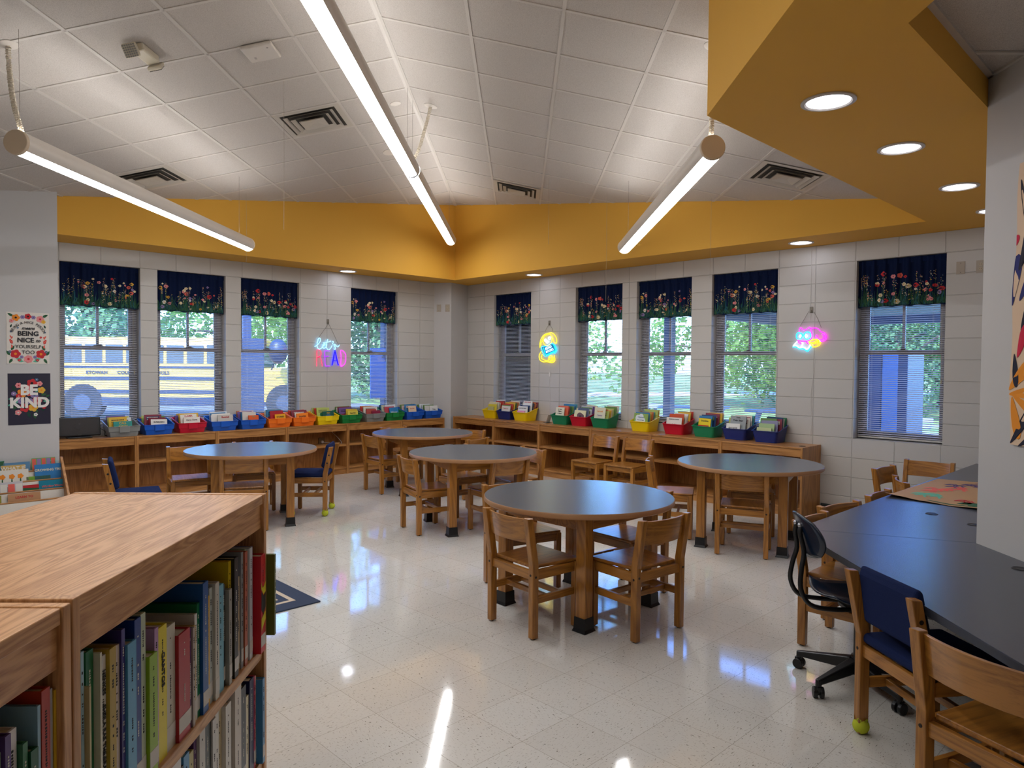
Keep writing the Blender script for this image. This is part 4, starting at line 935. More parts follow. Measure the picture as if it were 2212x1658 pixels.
CH = [(3.04,2.91,-5,'wooden chair at the left front of the nearest round table'), (3.449,2.454,83.7,'wooden chair at the right front of the nearest round table'), (3.505,3.47,-106,'wooden chair behind the left side of the nearest round table'), (3.96,2.898,175.6,'wooden chair tucked in behind the right side of the nearest table'),
      (2.64,7.27,-102,'wooden chair at the back left of the left round table'), (2.82,6.45,65.4,'wooden chair with its back to us at the left round table'), (3.267,7.243,-112,'wooden chair at the back right of the left round table'),
      (4.91,7.21,-4,'wooden chair at the left side of the farthest round table'), (5.57,7.79,-90,'wooden chair behind the farthest round table, by the shelves'), (5.93,6.95,200,'wooden chair at the right side of the farthest round table'), (5.385,6.315,102,'wooden chair between the farthest table and the middle table'),
      (4.045,5.255,-14,'wooden chair at the left side of the middle round table'), (4.505,4.79,82,'wooden chair with its back to us at the middle round table'), (4.76,5.59,-95,'wooden chair tucked in behind the middle round table'), (5.04,5.08,170,'wooden chair at the right side of the middle round table'),
      (6.66,5.38,178,'left one of two wooden chairs standing against the right wall shelves'), (6.67,4.89,180,'right one of two wooden chairs standing against the right wall shelves'),
      (5.61,3.61,-60,'wooden chair at the back left of the right round table'), (5.50,2.84,22,'wooden chair with its back to us at the right round table'), (6.245,3.15,205,'wooden chair behind the right round table'),
      (4.085,1.485,-90,'wooden chair behind the black shell stool under the counter'), (4.545,1.52,-102,'second wooden chair along the far side of the counter'), (5.21,1.49,-90,'wooden chair whose back barely shows left of the paper banner'), (6.57,1.90,-94,'wooden chair standing back from the counter near the wall'), (7.09,1.95,180,'wooden chair nearest the wall beyond the counter'), (6.05,1.60,-62,'wooden chair turned sideways behind the paper banner'),
      (2.693,.452,-22,'big looking wooden chair cut off by the lower right corner')]
c0 = make_chair()
for i, (x, y, a, lb) in enumerate(CH):
    o = c0 if i == 0 else dup(c0); o.location = (x, y, 0); o.rotation_euler = (0, 0, R_(a)); tag(o, lb, 'chair', 'honey oak school chairs')
for x, y, a, bl, lb in ((1.93, 6.62, -14, [], 'navy upholstered oak chair left of the left round table'), (3.63, 6.66, 140, [(-.165,.19),(-.165,-.19),(.166,.19)], 'navy upholstered chair with tennis balls right of the left table'), (3.152, .82, -37, [(-.165,.19),(-.165,-.19)], 'navy upholstered chair with tennis ball feet at the counter')):
    t = make_blue(bl); t.location = (x, y, 0.0); t.rotation_euler = (0, 0, R_(a)); tag(t, lb, 'chair')
# swivel shell chair
th = thing('swivel_chair', 'navy plastic shell swivel chair with black tube frame at the counter corner', 'chair', (3.60, 1.25, 0), R_(-48))
M_SH = mat('navy_shell', (16, 30, 50), .22, spec=.6)
m = M(); vs = []; nx, ny = 12, 12
for i in range(nx+1):
    for j in range(ny+1):
        u, v = -1+2*i/nx, -1+2*j/ny
        k = max(abs(u), abs(v)); rr = math.hypot(u, v); f = (k/rr if rr else 1); f = 1-(1-f)*.6
        X, Y = .19*u*f, .20*v*f; vs.append((X-.025, Y, .432+.035*max(0, -u)**2+.02*abs(v)**2-.04*max(0, u-.4)))
nf = [(i*(ny+1)+j, (i+1)*(ny+1)+j, (i+1)*(ny+1)+j+1, i*(ny+1)+j+1) for i in range(nx) for j in range(ny)]
m.add(vs, nf); o = obj('seat_shell', m, M_SH, th, smooth=True, solid=False); md = o.modifiers.new('solid', 'SOLIDIFY'); md.thickness = .009
m = M(); vs = []
for i in range(nx+1):
    for j in range(ny+1):
        u, v = -1+2*i/nx, -1+2*j/ny
        k = max(abs(u), abs(v)); rr = math.hypot(u, v); f = (k/rr if rr else 1); f = 1-(1-f)*.85
        Z, Y = .105*u*f, .185*v*f; vs.append((-.26-.05*(Z+.1)/.2+.045*(Y/.185)**2, Y, .735+Z))
m.add(vs, nf); o = obj('back_shell', m, M_SH, th, smooth=True, solid=False); md = o.modifiers.new('solid', 'SOLIDIFY'); md.thickness = .009
for sy in (-1, 1):
    m = M(); m.tube(smoothpath([(-.285,sy*.022,.80),(-.30,sy*.035,.75),(-.285,sy*.05,.66),(-.30,sy*.065,.58),(-.305,sy*.075,.49),(-.26,sy*.08,.415),(-.15,sy*.08,.395),(.0,sy*.06,.395),(.12,sy*.05,.40)], 5), .0115, 10); obj('tube_frame', m, M_BLACK, th, smooth=True)
    m = M(); m.ball((-.300, sy*.03, .785), .012, 10); obj('rivet', m, mat('rivet_steel', (190,190,195), .25, .9), th, smooth=True)
m = M(); m.cyl((0,0,.12),(0,0,.38),.022,n=16); m.cyl((0,0,.06),(0,0,.14),.04,.032,n=16); m.box(-.08,.08,-.06,.06,.375,.395); obj('gas_lift', m, M_BLACK, th, bevel=.003)
a0 = R_(94+46)
for k in range(5):
    a = a0+2*math.pi*k/5; m = M(); m.T = Matrix.Rotation(a, 4, 'Z')
    m.add([(.03,-.03,.075),(.03,.03,.075),(.03,.025,.135),(.03,-.025,.135),(.29,-.016,.062),(.29,.016,.062),(.29,.013,.088),(.29,-.013,.088)], [(0,1,5,4),(1,2,6,5),(2,3,7,6),(3,0,4,7),(0,3,2,1),(4,5,6,7)]); m.cyl((.285,0,.088),(.285,0,.05),.014,n=10)
    lg = obj('base_leg', m, M_BLACK, th, bevel=.006)
    m = M(); m.T = Matrix.Rotation(a, 4, 'Z') @ Matrix.Translation((.285,0,0)) @ Matrix.Rotation(R_(50*k), 4, 'Z')
    m.cyl((.0,-.024,.026),(.0,-.006,.026),.026,n=20); m.cyl((.0,.006,.026),(.0,.024,.026),.026,n=20); m.cyl((.0,-.01,.026),(.0,.01,.026),.014,n=10); m.box(-.012,.02,-.01,.01,.03,.055); obj('caster', m, M_BLACK, lg, bevel=.003)

# ================================================================ counter
CHT = .67; K = 2.128
th = thing('computer_counter', 'long charcoal laminate counter wrapping the diagonal wall', 'counter')
m = M(); e = .03
P1 = [(3.778,1.65),(7.62,1.65),(7.62,.895),(4.150,.895),(3.96,1.08)]
P1 = [(3.778,1.65),(7.62,1.65),(7.62,.893),(4.1545,.893)]
P2 = [(3.778,1.65),(4.1545,.893),(.4,-2.861),(-.75,-2.878)]
m.prism(P1, CHT-.004, CHT, 'z'); m.prism([(3.778,1.65),(4.1525,.893),(-.4,-3.66),(-1.5,-3.628)], CHT-.004, CHT, 'z'); obj('countertop', m, M_LAMC, th)
m = M(); m.prism(P1, CHT-.032, CHT-.004, 'z'); m.prism([(3.778,1.65),(4.1525,.893),(-.4,-3.66),(-1.5,-3.628)], CHT-.032, CHT-.004, 'z'); obj('counter_edge', m, M_EDGE, th)
m = M(); m.prism([(3.800,1.628),(3.8015,1.6295),(4.153,.8945),(4.1515,.893)], CHT, CHT+.0004); obj('seam', m, M_EDGE, th)
for gx, gy in ((4.777,1.256),(4.623,1.004),(3.759,.638),(5.9,1.1)):
    m = M(); m.lathe([(0, CHT+.0005), (.022, CHT+.0005), (.030, CHT+.0035), (.034, CHT+.001), (.034, CHT)], 20, (gx, gy), cap=False); obj('cable_grommet', m, M_BLACK, th, smooth=True)
Mst = mat('steel_grey', (120,118,118), .45, .3)
for x, y, a in ((4.9,1.2,0),(6.4,1.2,0),(3.3,.55,45),(2.3,-.45,45)):
    m = M(); m.T = Matrix.Translation((x, y, 0)) @ Matrix.Rotation(R_(a), 4, 'Z'); m.box(-.03,.03,-.25,.25,.0,.03); m.box(-.02,.02,-.03,.03,.03,.62); m.box(-.03,.03,-.25,.22,.60,.637); obj('support_leg', m, Mst, th, bevel=.003)
# paper banner
th = thing('paper_banner', 'brown paper banner with painted marks lying on the counter', 'paper banner')
def pz(u, v): return CHT+.0025+.006*max(0, math.sin(v*9+u*3))*(1-u)+(.018*max(0, 1-u*7)*max(0, (v-.75)*4))+.006*max(0, 1-u*9)*abs(math.sin(v*7))
def PB(u, v, off=0):   # u along counter (0 near edge, 1 far), v 0 wall side, 1 room side
    xn = 5.09+.10*v; x = xn+(6.42-xn)*u+(-.10*v*(u)); y = .93+(1.655-.93)*v-.03*u*v; return (x, y, pz(u, v)+off)
m = M(); NU, NV = 26, 20
m.add([PB(i/NU, j/NV) for i in range(NU+1) for j in range(NV+1)], [(i*(NV+1)+j, (i+1)*(NV+1)+j, (i+1)*(NV+1)+j+1, i*(NV+1)+j+1) for i in range(NU) for j in range(NV)])
o = obj('sheet', m, mat('kraft_paper', (178, 140, 98), .7, spec=.3), th, smooth=True, solid=False)
def stroke(m, pts, wd, k=0):
    S = smoothpath([(a, b, 0) for a, b in pts], 5); L = []
    for i, p in enumerate(S):
        d = (S[min(i+1, len(S)-1)]-S[max(0, i-1)]); d = Vector((d.x, d.y*.55, 0)).normalized(); nx, ny = -d.y*wd, d.x*wd/.55
        L.append((PB(p.x+nx, p.y+ny, .0012), PB(p.x-nx, p.y-ny, .0012)))
    for a, b in zip(L, L[1:]): m.add([a[0], a[1], b[1], b[0]], [(0,1,2,3)], k)
rs = random.Random(2)
def scribble(m, u0, u1, v0, v1, n, wd):
    for i in range(n):
        a = u0+(u1-u0)*rs.random(); b = v0+(v1-v0)*i/n; stroke(m, [(a, b), (a+.06, b+.05), (a+.02, b+.10), (a+.09, b+.06), (a+.05, b)], wd)
for c, args in (('green', (.02,.10,.05,.35,7,.012)), ('mint', (.12,.28,.60,.80,7,.006)), ('coral', (.35,.6,.55,.82,9,.008)), ('lilac', (.62,.9,.42,.75,8,.006)), ('white', (.2,.5,.12,.3,4,.005)), ('red', (.10,.16,.3,.42,3,.004)), ('mint', (.78,.88,.08,.2,3,.012)), ('black', (.5,.65,.02,.12,2,.002))):
    m = M(); scribble(m, *args)
    if c == 'green': stroke(m, [(.03,.05),(.05,.3),(.04,.5),(.06,.65)], .012)
    obj('painted_marks', m, CF[c] if c != 'lilac' else mat('print_violet', (84, 62, 110), .8), th, solid=False)
# fabric hanging on the diagonal wall
th = thing('wall_hanging', 'cream fabric wall hanging with leaf cut-out shapes at the right edge', 'wall hanging', mw=Matrix.Translation((3.985,.7185,0)) @ Matrix.Rotation(R_(225), 4, 'Z'))
FH = lambda x, z, off=0: (x+.012*math.sin(z*3), -.012-.004*math.sin(z*14+x*9)-off, z)
m = M(); m.add([FH(1.1*i/22, 1.195+1.30*j/40) for i in range(23) for j in range(41)], [(i*41+j, (i+1)*41+j, (i+1)*41+j+1, i*41+j+1) for i in range(22) for j in range(40)])
obj('cloth', m, mat('cloth_cream', (226, 196, 166), .9), th, smooth=True, solid=False)
def lf(m, x, z, L, wd, a):
    c, s = math.cos(R_(a)), math.sin(R_(a)); pts = []
    for i in range(17):
        t = 2*math.pi*i/16; u = .5-.5*math.cos(t); b = .5*math.sin(t)*(.35+.65*u); X = x+L*u*c-wd*b*s; Z = z+L*u*s+wd*b*c; pts.append(FH(max(.0, X), Z, .0016))
    m.add(pts[:-1], [tuple(range(16))])
for c, L in (('cut_navy', [(.02,2.42,.3,.05,-75),(.1,2.05,.3,.08,95),(.03,2.0,.28,.1,70),(.02,1.62,.16,.05,-80),(.06,1.72,.18,.08,60),(.0,1.2,.28,.07,48),(.05,1.19,.3,.06,30),(.5,1.7,.3,.1,20),(.7,2.2,.3,.1,120)]),
             ('cut_blue', [(.0,1.84,.24,.09,85),(.05,1.86,.2,.08,60),(.08,1.95,.22,.07,30),(.4,2.3,.3,.1,100)]),
             ('cut_orange', [(.0,1.45,.20,.09,45),(.0,1.43,.24,.08,5),(.02,1.42,.2,.08,-80),(.02,1.43,.25,.07,-30),(.1,2.15,.2,.1,80),(.5,1.4,.3,.12,40)]),
             ('cut_red', [(.04,1.60,.16,.07,70),(.09,1.55,.2,.06,60),(.0,2.12,.05,.04,80),(.6,1.9,.25,.1,200)])):
    for a in L:
        m = M(); lf(m, *a); obj('printed_leaf', m, mat(c, {'cut_navy': (28,26,48), 'cut_blue': (40,44,110), 'cut_orange': (236,146,36), 'cut_red': (206,30,66)}[c], .85), th, solid=False)
# floor mat
th = thing('floor_mat', 'navy floor mat with cream border lines behind the bookcase', 'mat', (2.30, 4.11, 0))
Mn = mat('mat_navy', (52, 64, 88), .95, bump=.6, bscale=600); Mc = mat('mat_cream', (200, 182, 160), .95)
W_, D_ = 1.5, .95
m = M(); m.box(-W_, 0, 0, D_, 0, .009); obj('pile', m, Mn, th, bevel=.003)
m = M()
def rring(m, i0, i1, z): 
    for a in ((-W_+i0, -i0, i0, i1), (-W_+i0, -i0, D_-i1, D_-i0)): m.box(a[0], a[1], a[2], a[3], z-.001, z)
    m.box(-i1, -i0, i1, D_-i1, z-.001, z); m.box(-W_+i0, -W_+i1, i1, D_-i1, z-.001, z)
rring(m, .115, .145, .0102); rring(m, .195, .212, .0102)
for x0, y0, x1, y1 in ((-.32,.22,-.32,.40),(-.32,.40,-.22,.31),(-.45,.22,-.36,.30),(-.36,.30,-.45,.36),(-.5,.3,-.4,.42),(-.6,.25,-.5,.33)):
    d = Vector((x1-x0, y1-y0)).normalized()*.012; m.add([(x0-d.y,y0+d.x,.0103),(x0+d.y,y0-d.x,.0103),(x1+d.y,y1-d.x,.0103),(x1-d.y,y1+d.x,.0103)], [(0,1,2,3)])
obj('border_lines', m, Mc, th, solid=False)
# ================================================================ posters
YP = 8.302
def poster(name, label, x0, x1, z0, z1, col):
    th = thing(name, label, 'poster', ((x0+x1)/2, YP-.001, (z0+z1)/2)); W_, H_ = x1-x0, z1-z0
    m = M(); m.box(-W_/2, W_/2, -.0015, 0, -H_/2, H_/2); obj('sheet', m, mat('poster_'+col.strip('#'), col, .5), th); return th, W_, H_
PQ = lambda x, z, off=0: (x, -.0018-off, z)
def flowers(th, lst):
    m = M(); idx = {k: i for i, k in enumerate(CFK)}; z_ = 0
    for x, z, r, c, cc, n in lst:
        z_ += .00005
        if n == 'leaf': leaf(m, PQ, x, z, r, r*.45, R_(cc), idx[c], z_)
        else: flower(m, PQ, x, z, r, idx[c], idx[cc], n, z_+.0004)
    obj('flower_print', m, [CF[k] for k in CFK], th, solid=False)
def ptext(th, s, size, mt, x, z, a=0, bold=.001, shear=0):
    text('lettering', s, size, mt, th, Matrix.Translation((x, -.0062, z)) @ Matrix.Rotation(R_(90), 4, 'X') @ Matrix.Rotation(R_(a), 4, 'Z'), bold=bold, shear=shear, ext=.0002)
th, W_, H_ = poster('poster', 'white floral poster reading being a nice person, upper of two on the left pillar', 1.287, 1.638, 1.518, 2.022, '#ddd5cb')
fl = []
for sx in (-1, 1):
    for (x, z, a, c) in ((.12,.21,30,'green'),(.10,.17,100,'mint'),(.13,-.06,70,'red'),(.14,-.12,120,'green'),(.13,-.20,-60,'green'),(.09,-.22,190,'mint'),(.05,-.21,10,'mint'),(.15,-.17,60,'green')): fl.append((sx*x, z, .055, c, a if sx > 0 else 180-a, 'leaf'))
    for z in (-.09, -.04, .0): fl.append((sx*(.135+.01*math.sin(z*90)), z, .03, 'coral', 90-sx*30, 'leaf')); fl.append((sx*.14, z-.01, .03, 'coral', 90+sx*30, 'leaf'))
    fl += [(sx*.105, -.155, .045, 'red', 'orange', 5), (sx*.055, -.185, .017, 'lilac', 'blue', 6), (sx*.075, -.215, .014, 'red', 'pink', 4), (sx*.15, -.135, .014, 'blue', 'yellow', 5), (sx*.045, .205, .02, 'lilac', 'blue', 6), (sx*.14, .06, .009, 'blue', 'white', 5), (sx*.145, .10, .035, 'dgreen', 90+sx*20, 'leaf')]
fl += [(-.10, .197, .035, 'orange', 'black', 5), (.10, .19, .035, 'pink', 'red', 5), (0, .213, .03, 'red', 'black', 5), (.128, .165, .02, 'yellow', 'orange', 5), (-.135, .165, .02, 'pink', 'coral', 5), (0, -.205, .04, 'pink', 'red', 7), (-.085,.10,.010,'blue','white',5), (.105,.01,.011,'red','pink',4)]
flowers(th, fl)
for i, ch in enumerate('BEING A NICE PERSON'):
    a = R_(158-(136)*i/18); R0 = .142
    if ch != ' ': ptext(th, ch, .034, M_INK, R0*math.cos(a), .012+R0*math.sin(a), math.degrees(a)-90, bold=.0004)
ptext(th, 'means', .042, M_INK, .0, .096, 0, .0012, .3); ptext(th, 'BEING', .062, M_INK, 0, .043, 0, .0022); ptext(th, 'NICE', .062, M_INK, -.022, -.022, 0, .0022); ptext(th, 'to', .042, M_INK, .082, -.024, 0, .0014, .2)
ptext(th, 'YOURSELF', .046, M_INK, 0, -.085, 0, .0003); ptext(th, 'TOO', .048, M_INK, 0, -.140, 0, .0003)
th, W_, H_ = poster('poster', 'dark navy floral poster reading be kind, lower of two on the left pillar', 1.293, 1.645, .921, 1.424, '#1f1c33')
rp = random.Random(6); fl = []
for k in range(26):
    a = k*2.4; r = .045+.1*(k/26)**.5; fl.append((r*1.0*math.cos(a), r*1.05*math.sin(a), rp.uniform(.04, .065), rp.choice(['green','mint','dgreen']), math.degrees(a)+rp.uniform(-25, 25), 'leaf'))
for x, z, r, c, cc, n in ((.02,.155,.045,'red','black',5),(-.09,.135,.028,'pink','red',6),(.085,.15,.026,'pink','coral',5),(.10,.085,.034,'yellow','orange',5),(-.06,.06,.045,'orange','coral',5),(.0,.06,.035,'coral','pink',6),(.04,.035,.035,'lilac','blue',7),(-.13,.055,.022,'lilac','white',7),(-.09,.03,.026,'red','pink',5),(.06,-.02,.045,'pink','red',6),(-.07,-.02,.03,'lilac','blue',7),(-.04,-.085,.045,'red','black',5),(.03,-.085,.042,'yellow','orange',5),(-.095,-.13,.028,'pink','white',5),(.05,-.155,.018,'white','blue',5),(.06,.19,.016,'blue','white',5),(.12,-.085,.018,'red','pink',5),(.0,-.02,.03,'lilac','pink',6),(-.015,.105,.03,'pink','red',5)):
    fl.append((x, z, r, c, cc, n))
flowers(th, fl)
Wp = mat('poster_white', (232, 226, 220), .6)
ptext(th, 'BE', .135, Wp, -.005, .085, 0, .006); ptext(th, 'KIND', .135, Wp, .0, -.04, 0, .006)

# ================================================================ sling book rack
rk = thing('sling_book_rack', 'sling book rack with canvas pockets and oak sides at the left edge', 'book rack', (1.70, 8.20, 0))
m = M(); m.prism([(.0,0),(.04,0),(.055,.40),(.03,.58),(.015,.592),(-.01,.588),(-.02,.57),(-.40,.10),(-.43,0)], 0, .026, 'x'); obj('side_panel', m, shw('z'), rk, bevel=.006)
m = M(); m.prism([(.0,0),(.04,0),(.055,.40),(.03,.58),(.015,.592),(-.01,.588),(-.02,.57),(-.40,.10),(-.43,0)], -1.0, -.974, 'x'); obj('side_panel', m, shw('z'), rk, bevel=.006)
Mcv = mat('canvas_white', (214, 206, 196), .9, bump=.3, bscale=300)
TI = [(.0,.47),(-.075,.385),(-.145,.30),(-.215,.215)]
for k, (yy, zt) in enumerate(TI):
    m = M(); n = 10; vs = []
    for i in range(41):
        x = -.974+.974*i/40; s_ = .012*math.sin(x*11+k)
        for y, z in ((yy, zt), (yy-.012, zt-.03-s_), (yy-.03, zt-.11), (yy+.01, zt-.15), (yy+.05, zt-.11)): vs.append((x, y, z))
    m.add(vs, [(i*5+j, (i+1)*5+j, (i+1)*5+j+1, i*5+j+1) for i in range(40) for j in range(4)]); obj('canvas_pocket', m, Mcv, rk, smooth=True, solid=False)
    m = M(); m.cyl((-.974, yy, zt), (0, yy, zt), .008, n=10); obj('dowel', m, shw('x'), rk, smooth=True)
RWM = Matrix.Translation((1.70, 8.20, 0))
def rack_book(tier, x, w_, top, col, label, titles=(), art=None, am=None):
    yy, zt = TI[tier]; h_ = top-(zt-.11); m = M(); m.box(-w_/2, w_/2, 0, .006, 0, h_, 0)
    cols_ = [cov(col)]+list(am or (CF['green'], CF['red']))
    if art: art(m, lambda a, b, off: (a, -off, b), w_, h_)
    o = obj('picture_book', m, cols_); o.matrix_world = RWM @ Matrix.Translation((x, yy+.012+.008*(hash(label) % 1), zt-.11)) @ Matrix.Rotation(R_(-9), 4, 'X')
    tag(o, label, 'book', 'books in the sling rack')
    for s_, size, zz, ik, xx in titles: text('cover_title', s_, size, ik, o, Matrix.Translation((xx, -.0012, h_*zz)) @ Matrix.Rotation(R_(90), 4, 'X'), bold=.0006)
    return o
bars = lambda n, a, b: (lambda m, P, w_, h_: [m.add([P(-w_/2+w_*i/n+.004, h_*a, .0005), P(-w_/2+w_*(i+1)/n-.004, h_*a, .0005), P(-w_/2+w_*(i+1)/n-.004, h_*b, .0005), P(-w_/2+w_*i/n+.004, h_*b, .0005)], [(0,1,2,3)], 1+i % 2) for i in range(n)])
panel = lambda m, P, w_, h_: m.add([P(-w_*.36, h_*.2, .0005), P(w_*.36, h_*.2, .0005), P(w_*.36, h_*.88, .0005), P(-w_*.36, h_*.88, .0005)], [(0,1,2,3)], 1)
fla = lambda m, P, w_, h_: [flower(m, P, w_*a, h_*.72, .026, 1, 1, 5, .0005) or leaf(m, P, w_*a, h_*.45, .05, .012, R_(90), 2, .0006) for a in (-.2, .05, .28)]
rack_book(0, -.60, .30, .590, '#79a7a0', 'green landscape book at the back left of the sling rack', (), lambda m, P, w_, h_: m.add([P(-w_*.4, h_*.75, .0005), P(w_*.45, h_*.8, .0005), P(w_*.5, h_*.98, .0005), P(-w_*.1, h_*.94, .0005)], [(0,1,2,3)], 1))
rack_book(0, -.38, .27, .565, '#5b86a8', 'blue book with a gold panel asking what if bees in the sling rack', [('WHAT IF', .05, .72, Wp, .0), ('BEES?', .058, .38, M_INK, .0)], panel, (mat('print_gold', (206,170,96), .6), CF['red']))
rack_book(0, -.13, .20, .592, '#6fa45c', 'green book with a grid of pictures at the back of the rack', (), bars(5, .45, .97), (CF['coral'], CF['lilac']))
rack_book(0, -.05, .09, .56, '#b9dce0', 'pale aqua book at the back right of the sling rack')
rack_book(1, -.42, .30, .505, '#dcd6cb', 'white book with orange flowers in the sling rack', [('Our', .03, .25, CF['red'], -.09)], fla, (CF['orange'], CF['green']))
rack_book(1, -.10, .24, .535, '#2f78b4', 'blue growing up book in the sling rack', [('GROWING TREE', .032, .78, CF['cream'], 0)], None)
rack_book(1, -.19, .20, .425, '#79a83a', 'green grass to milk book in the sling rack', [('Grass to Milk', .026, .55, Wp, 0)])
rack_book(2, -.45, .24, .40, '#c3bfc4', 'pale book with red fruit pictures in the sling rack', (), bars(4, .5, .9), (CF['coral'], CF['white']))
rack_book(2, -.08, .24, .385, '#157a94', 'teal wiggling worms book in the sling rack', [('Wiggling Worms', .028, .70, CF['coral'], 0)])
rack_book(2, -.33, .26, .355, '#b3242c', 'red and green wheat to bread book in the sling rack', [('Wheat to Bread', .026, .55, Wp, 0)], lambda m, P, w_, h_: m.add([P(.0, h_*.1, .0005), P(w_*.5, h_*.1, .0005), P(w_*.5, h_*.8, .0005), P(.0, h_*.85, .0005)], [(0,1,2,3)], 1))
rack_book(3, -.62, .22, .29, '#96903a', 'olive book at the front left of the sling rack')
rack_book(3, -.33, .26, .295, '#b98a64', 'tan book with dark red lettering at the front of the rack', [('LEARN TO', .03, .8, CF['red'], 0)])

# ================================================================ neon signs
def neon_mat(n, c, e=5.0):
    return mat('neon_'+n, c, .4, emis=e*.12, ecol=c)
N_BLUE = neon_mat('ice', (120, 205, 255), 7); N_RED = neon_mat('red', (255, 40, 90), 4); N_VIO = neon_mat('violet', (140, 0, 255), 5); N_DBL = neon_mat('deep_blue', (10, 5, 255), 6); N_PNK = neon_mat('pink', (255, 40, 240), 5)
N_YEL = neon_mat('yellow', (255, 225, 20), 4.5); N_CYA = neon_mat('cyan', (0, 200, 255), 6); N_WHT = neon_mat('white', (215, 245, 255), 7)
M_HOOK = mat('hook_grey', (130, 124, 112), .5)
def neon_sign(label, mw, mp, strokes, hook, cords, rr=.0042):
    th = thing('neon_sign', label, 'neon sign', mw=mw)
    for mt, pts, closed in strokes:
        P = [Vector((mp(*p)[0], -.022, mp(*p)[1])) for p in pts]; m = M(); m.tube(smoothpath(P, 5, closed), rr, 8, closed); obj('neon_tube', m, mt, th, smooth=True)
    hx, hz = mp(*hook); m = M(); m.box(hx-.018, hx+.018, -.008, 0, hz-.05, hz+.018); m.box(hx-.008, hx+.008, -.022, -.008, hz-.045, hz-.02); obj('wall_hook', m, M_HOOK, th, bevel=.003)
    for c in cords:
        m = M(); m.tube(smoothpath([Vector((mp(*p)[0], -.012, mp(*p)[1])) for p in c], 5), .0022, 6); obj('hanging_cord', m, M_HOOK, th)
    return th
mwL = Matrix.Translation((5.12, YL, 1.75))
def mpL(x, y): return (4.931+(660+x/11.84-680)*.00735-5.12, 1.96-(670+y/11.84-720)*.00643-1.75)
th = neon_sign("let's read neon sign on the left wall", mwL, mpL, [
    (N_BLUE, [(215,930),(290,880),(355,780),(350,715),(310,720),(285,800),(275,920),(320,990),(390,960),(430,900),(470,880),(470,850),(435,860),(415,920),(440,970),(500,930),(520,850)], False),
    (N_BLUE, [(540,730),(520,820),(505,920),(545,1000),(600,980),(650,890)], False), (N_BLUE, [(430,830),(520,815),(620,775)], False), (N_BLUE, [(660,780),(685,790),(660,850)], False),
    (N_BLUE, [(840,870),(800,920),(740,880),(725,850),(700,870),(730,930),(735,980),(700,980)], False),
    (N_RED, [(265,1430),(270,1200),(275,1020),(340,1020),(380,1090),(350,1170),(290,1190),(350,1200),(385,1290),(405,1430)], False),
    (N_VIO, [(590,1035),(520,1030),(465,1040),(462,1100),(470,1240),(480,1410),(530,1425),(600,1425)], False), (N_VIO, [(470,1180),(575,1165)], False),
    (N_DBL, [(645,1410),(670,1280),(700,1120),(725,1015),(755,1120),(790,1280),(825,1410)], False), (N_DBL, [(665,1400),(700,1200),(725,1060),(760,1220),(805,1400)], False), (N_DBL, [(680,1285),(780,1285)], False),
    (N_PNK, [(880,1420),(885,1200),(880,1015),(940,1030),(1000,1110),(1010,1240),(985,1350),(930,1415)], True)], (563, 240), [[(563,330),(440,520),(325,690)], [(575,330),(690,560),(830,880)]])
m = M(); m.tube(smoothpath([(.02,-.01,-.24),(.035,-.008,-.5),(.03,-.006,-.85),(.05,-.006,-.99)], 5), .0015, 5); obj('power_lead', m, M_CORD, th)
mwD = Matrix.Translation((XR, 7.02, 1.80)) @ Matrix.Rotation(R_(-90), 4, 'Z')
def mpD(x, y): yy = 7.208-(1140+x/13.82-1167)*.00933; z = 2.012-(680+y/13.82-720)*.00683; return (-(yy-7.02), z-1.80)
th = neon_sign('yellow neon puppy sign holding a blue book on the right wall', mwD, mpD, [
    (N_YEL, [(400,980),(395,850),(440,700),(520,600),(640,560),(740,545),(830,620),(890,740),(870,860),(800,800),(780,700),(700,590),(620,590),(520,640),(470,760),(430,850),(420,940)], False),
    (N_YEL, [(500,700),(490,800),(530,890),(610,930),(700,880),(750,780),(720,680)], False),
    (N_YEL, [(440,1090),(380,1200),(390,1320),(480,1400),(620,1400),(760,1420),(840,1360),(820,1200)], False), (N_YEL, [(470,1180),(440,1280),(520,1340),(640,1370),(660,1270),(720,1210),(780,1260),(790,1340),(700,1390)], False), (N_YEL, [(680,1300),(720,1270),(760,1310),(720,1350),(680,1320)], True),
    (N_CYA, [(440,960),(600,930),(740,860),(800,900),(850,1040),(820,1110),(700,1170),(560,1240),(500,1150)], True), (N_CYA, [(500,980),(540,1100),(580,1190),(700,1140),(820,1080)], False), (N_CYA, [(800,880),(880,1000),(890,1080),(830,1160)], False),
    (N_WHT, [(530,760),(560,720),(580,760),(550,790)], True), (N_WHT, [(640,690),(680,660),(710,710),(670,740)], True), (N_WHT, [(580,820),(620,780),(650,810),(620,850)], True)],
    (650, 220), [[(640,320),(580,400),(540,500)], [(680,320),(730,400),(765,510)]], .0045)
bw = mpD(650, 985); text('lettering', 'READ', .052, N_WHT, th, Matrix.Translation((bw[0], -.024, bw[1])) @ Matrix.Rotation(R_(90), 4, 'X') @ Matrix.Rotation(R_(17), 4, 'Z'))
bw = mpD(690, 1070); text('lettering', 'BOOKS', .046, N_WHT, th, Matrix.Translation((bw[0], -.024, bw[1])) @ Matrix.Rotation(R_(90), 4, 'X') @ Matrix.Rotation(R_(17), 4, 'Z'))
m = M(); a, b, c, d = mpD(450,970), mpD(770,870), mpD(840,1070), mpD(560,1210); m.add([(p[0], -.019, p[1]) for p in (a, b, c, d)], [(0,1,2,3)]); m.add([(p[0], -.017, p[1]) for p in (a, b, c, d)], [(0,1,2,3)]); obj('book_backing', m, mat('backing_blue', (20, 120, 170), .5, emis=.12), th, solid=False)
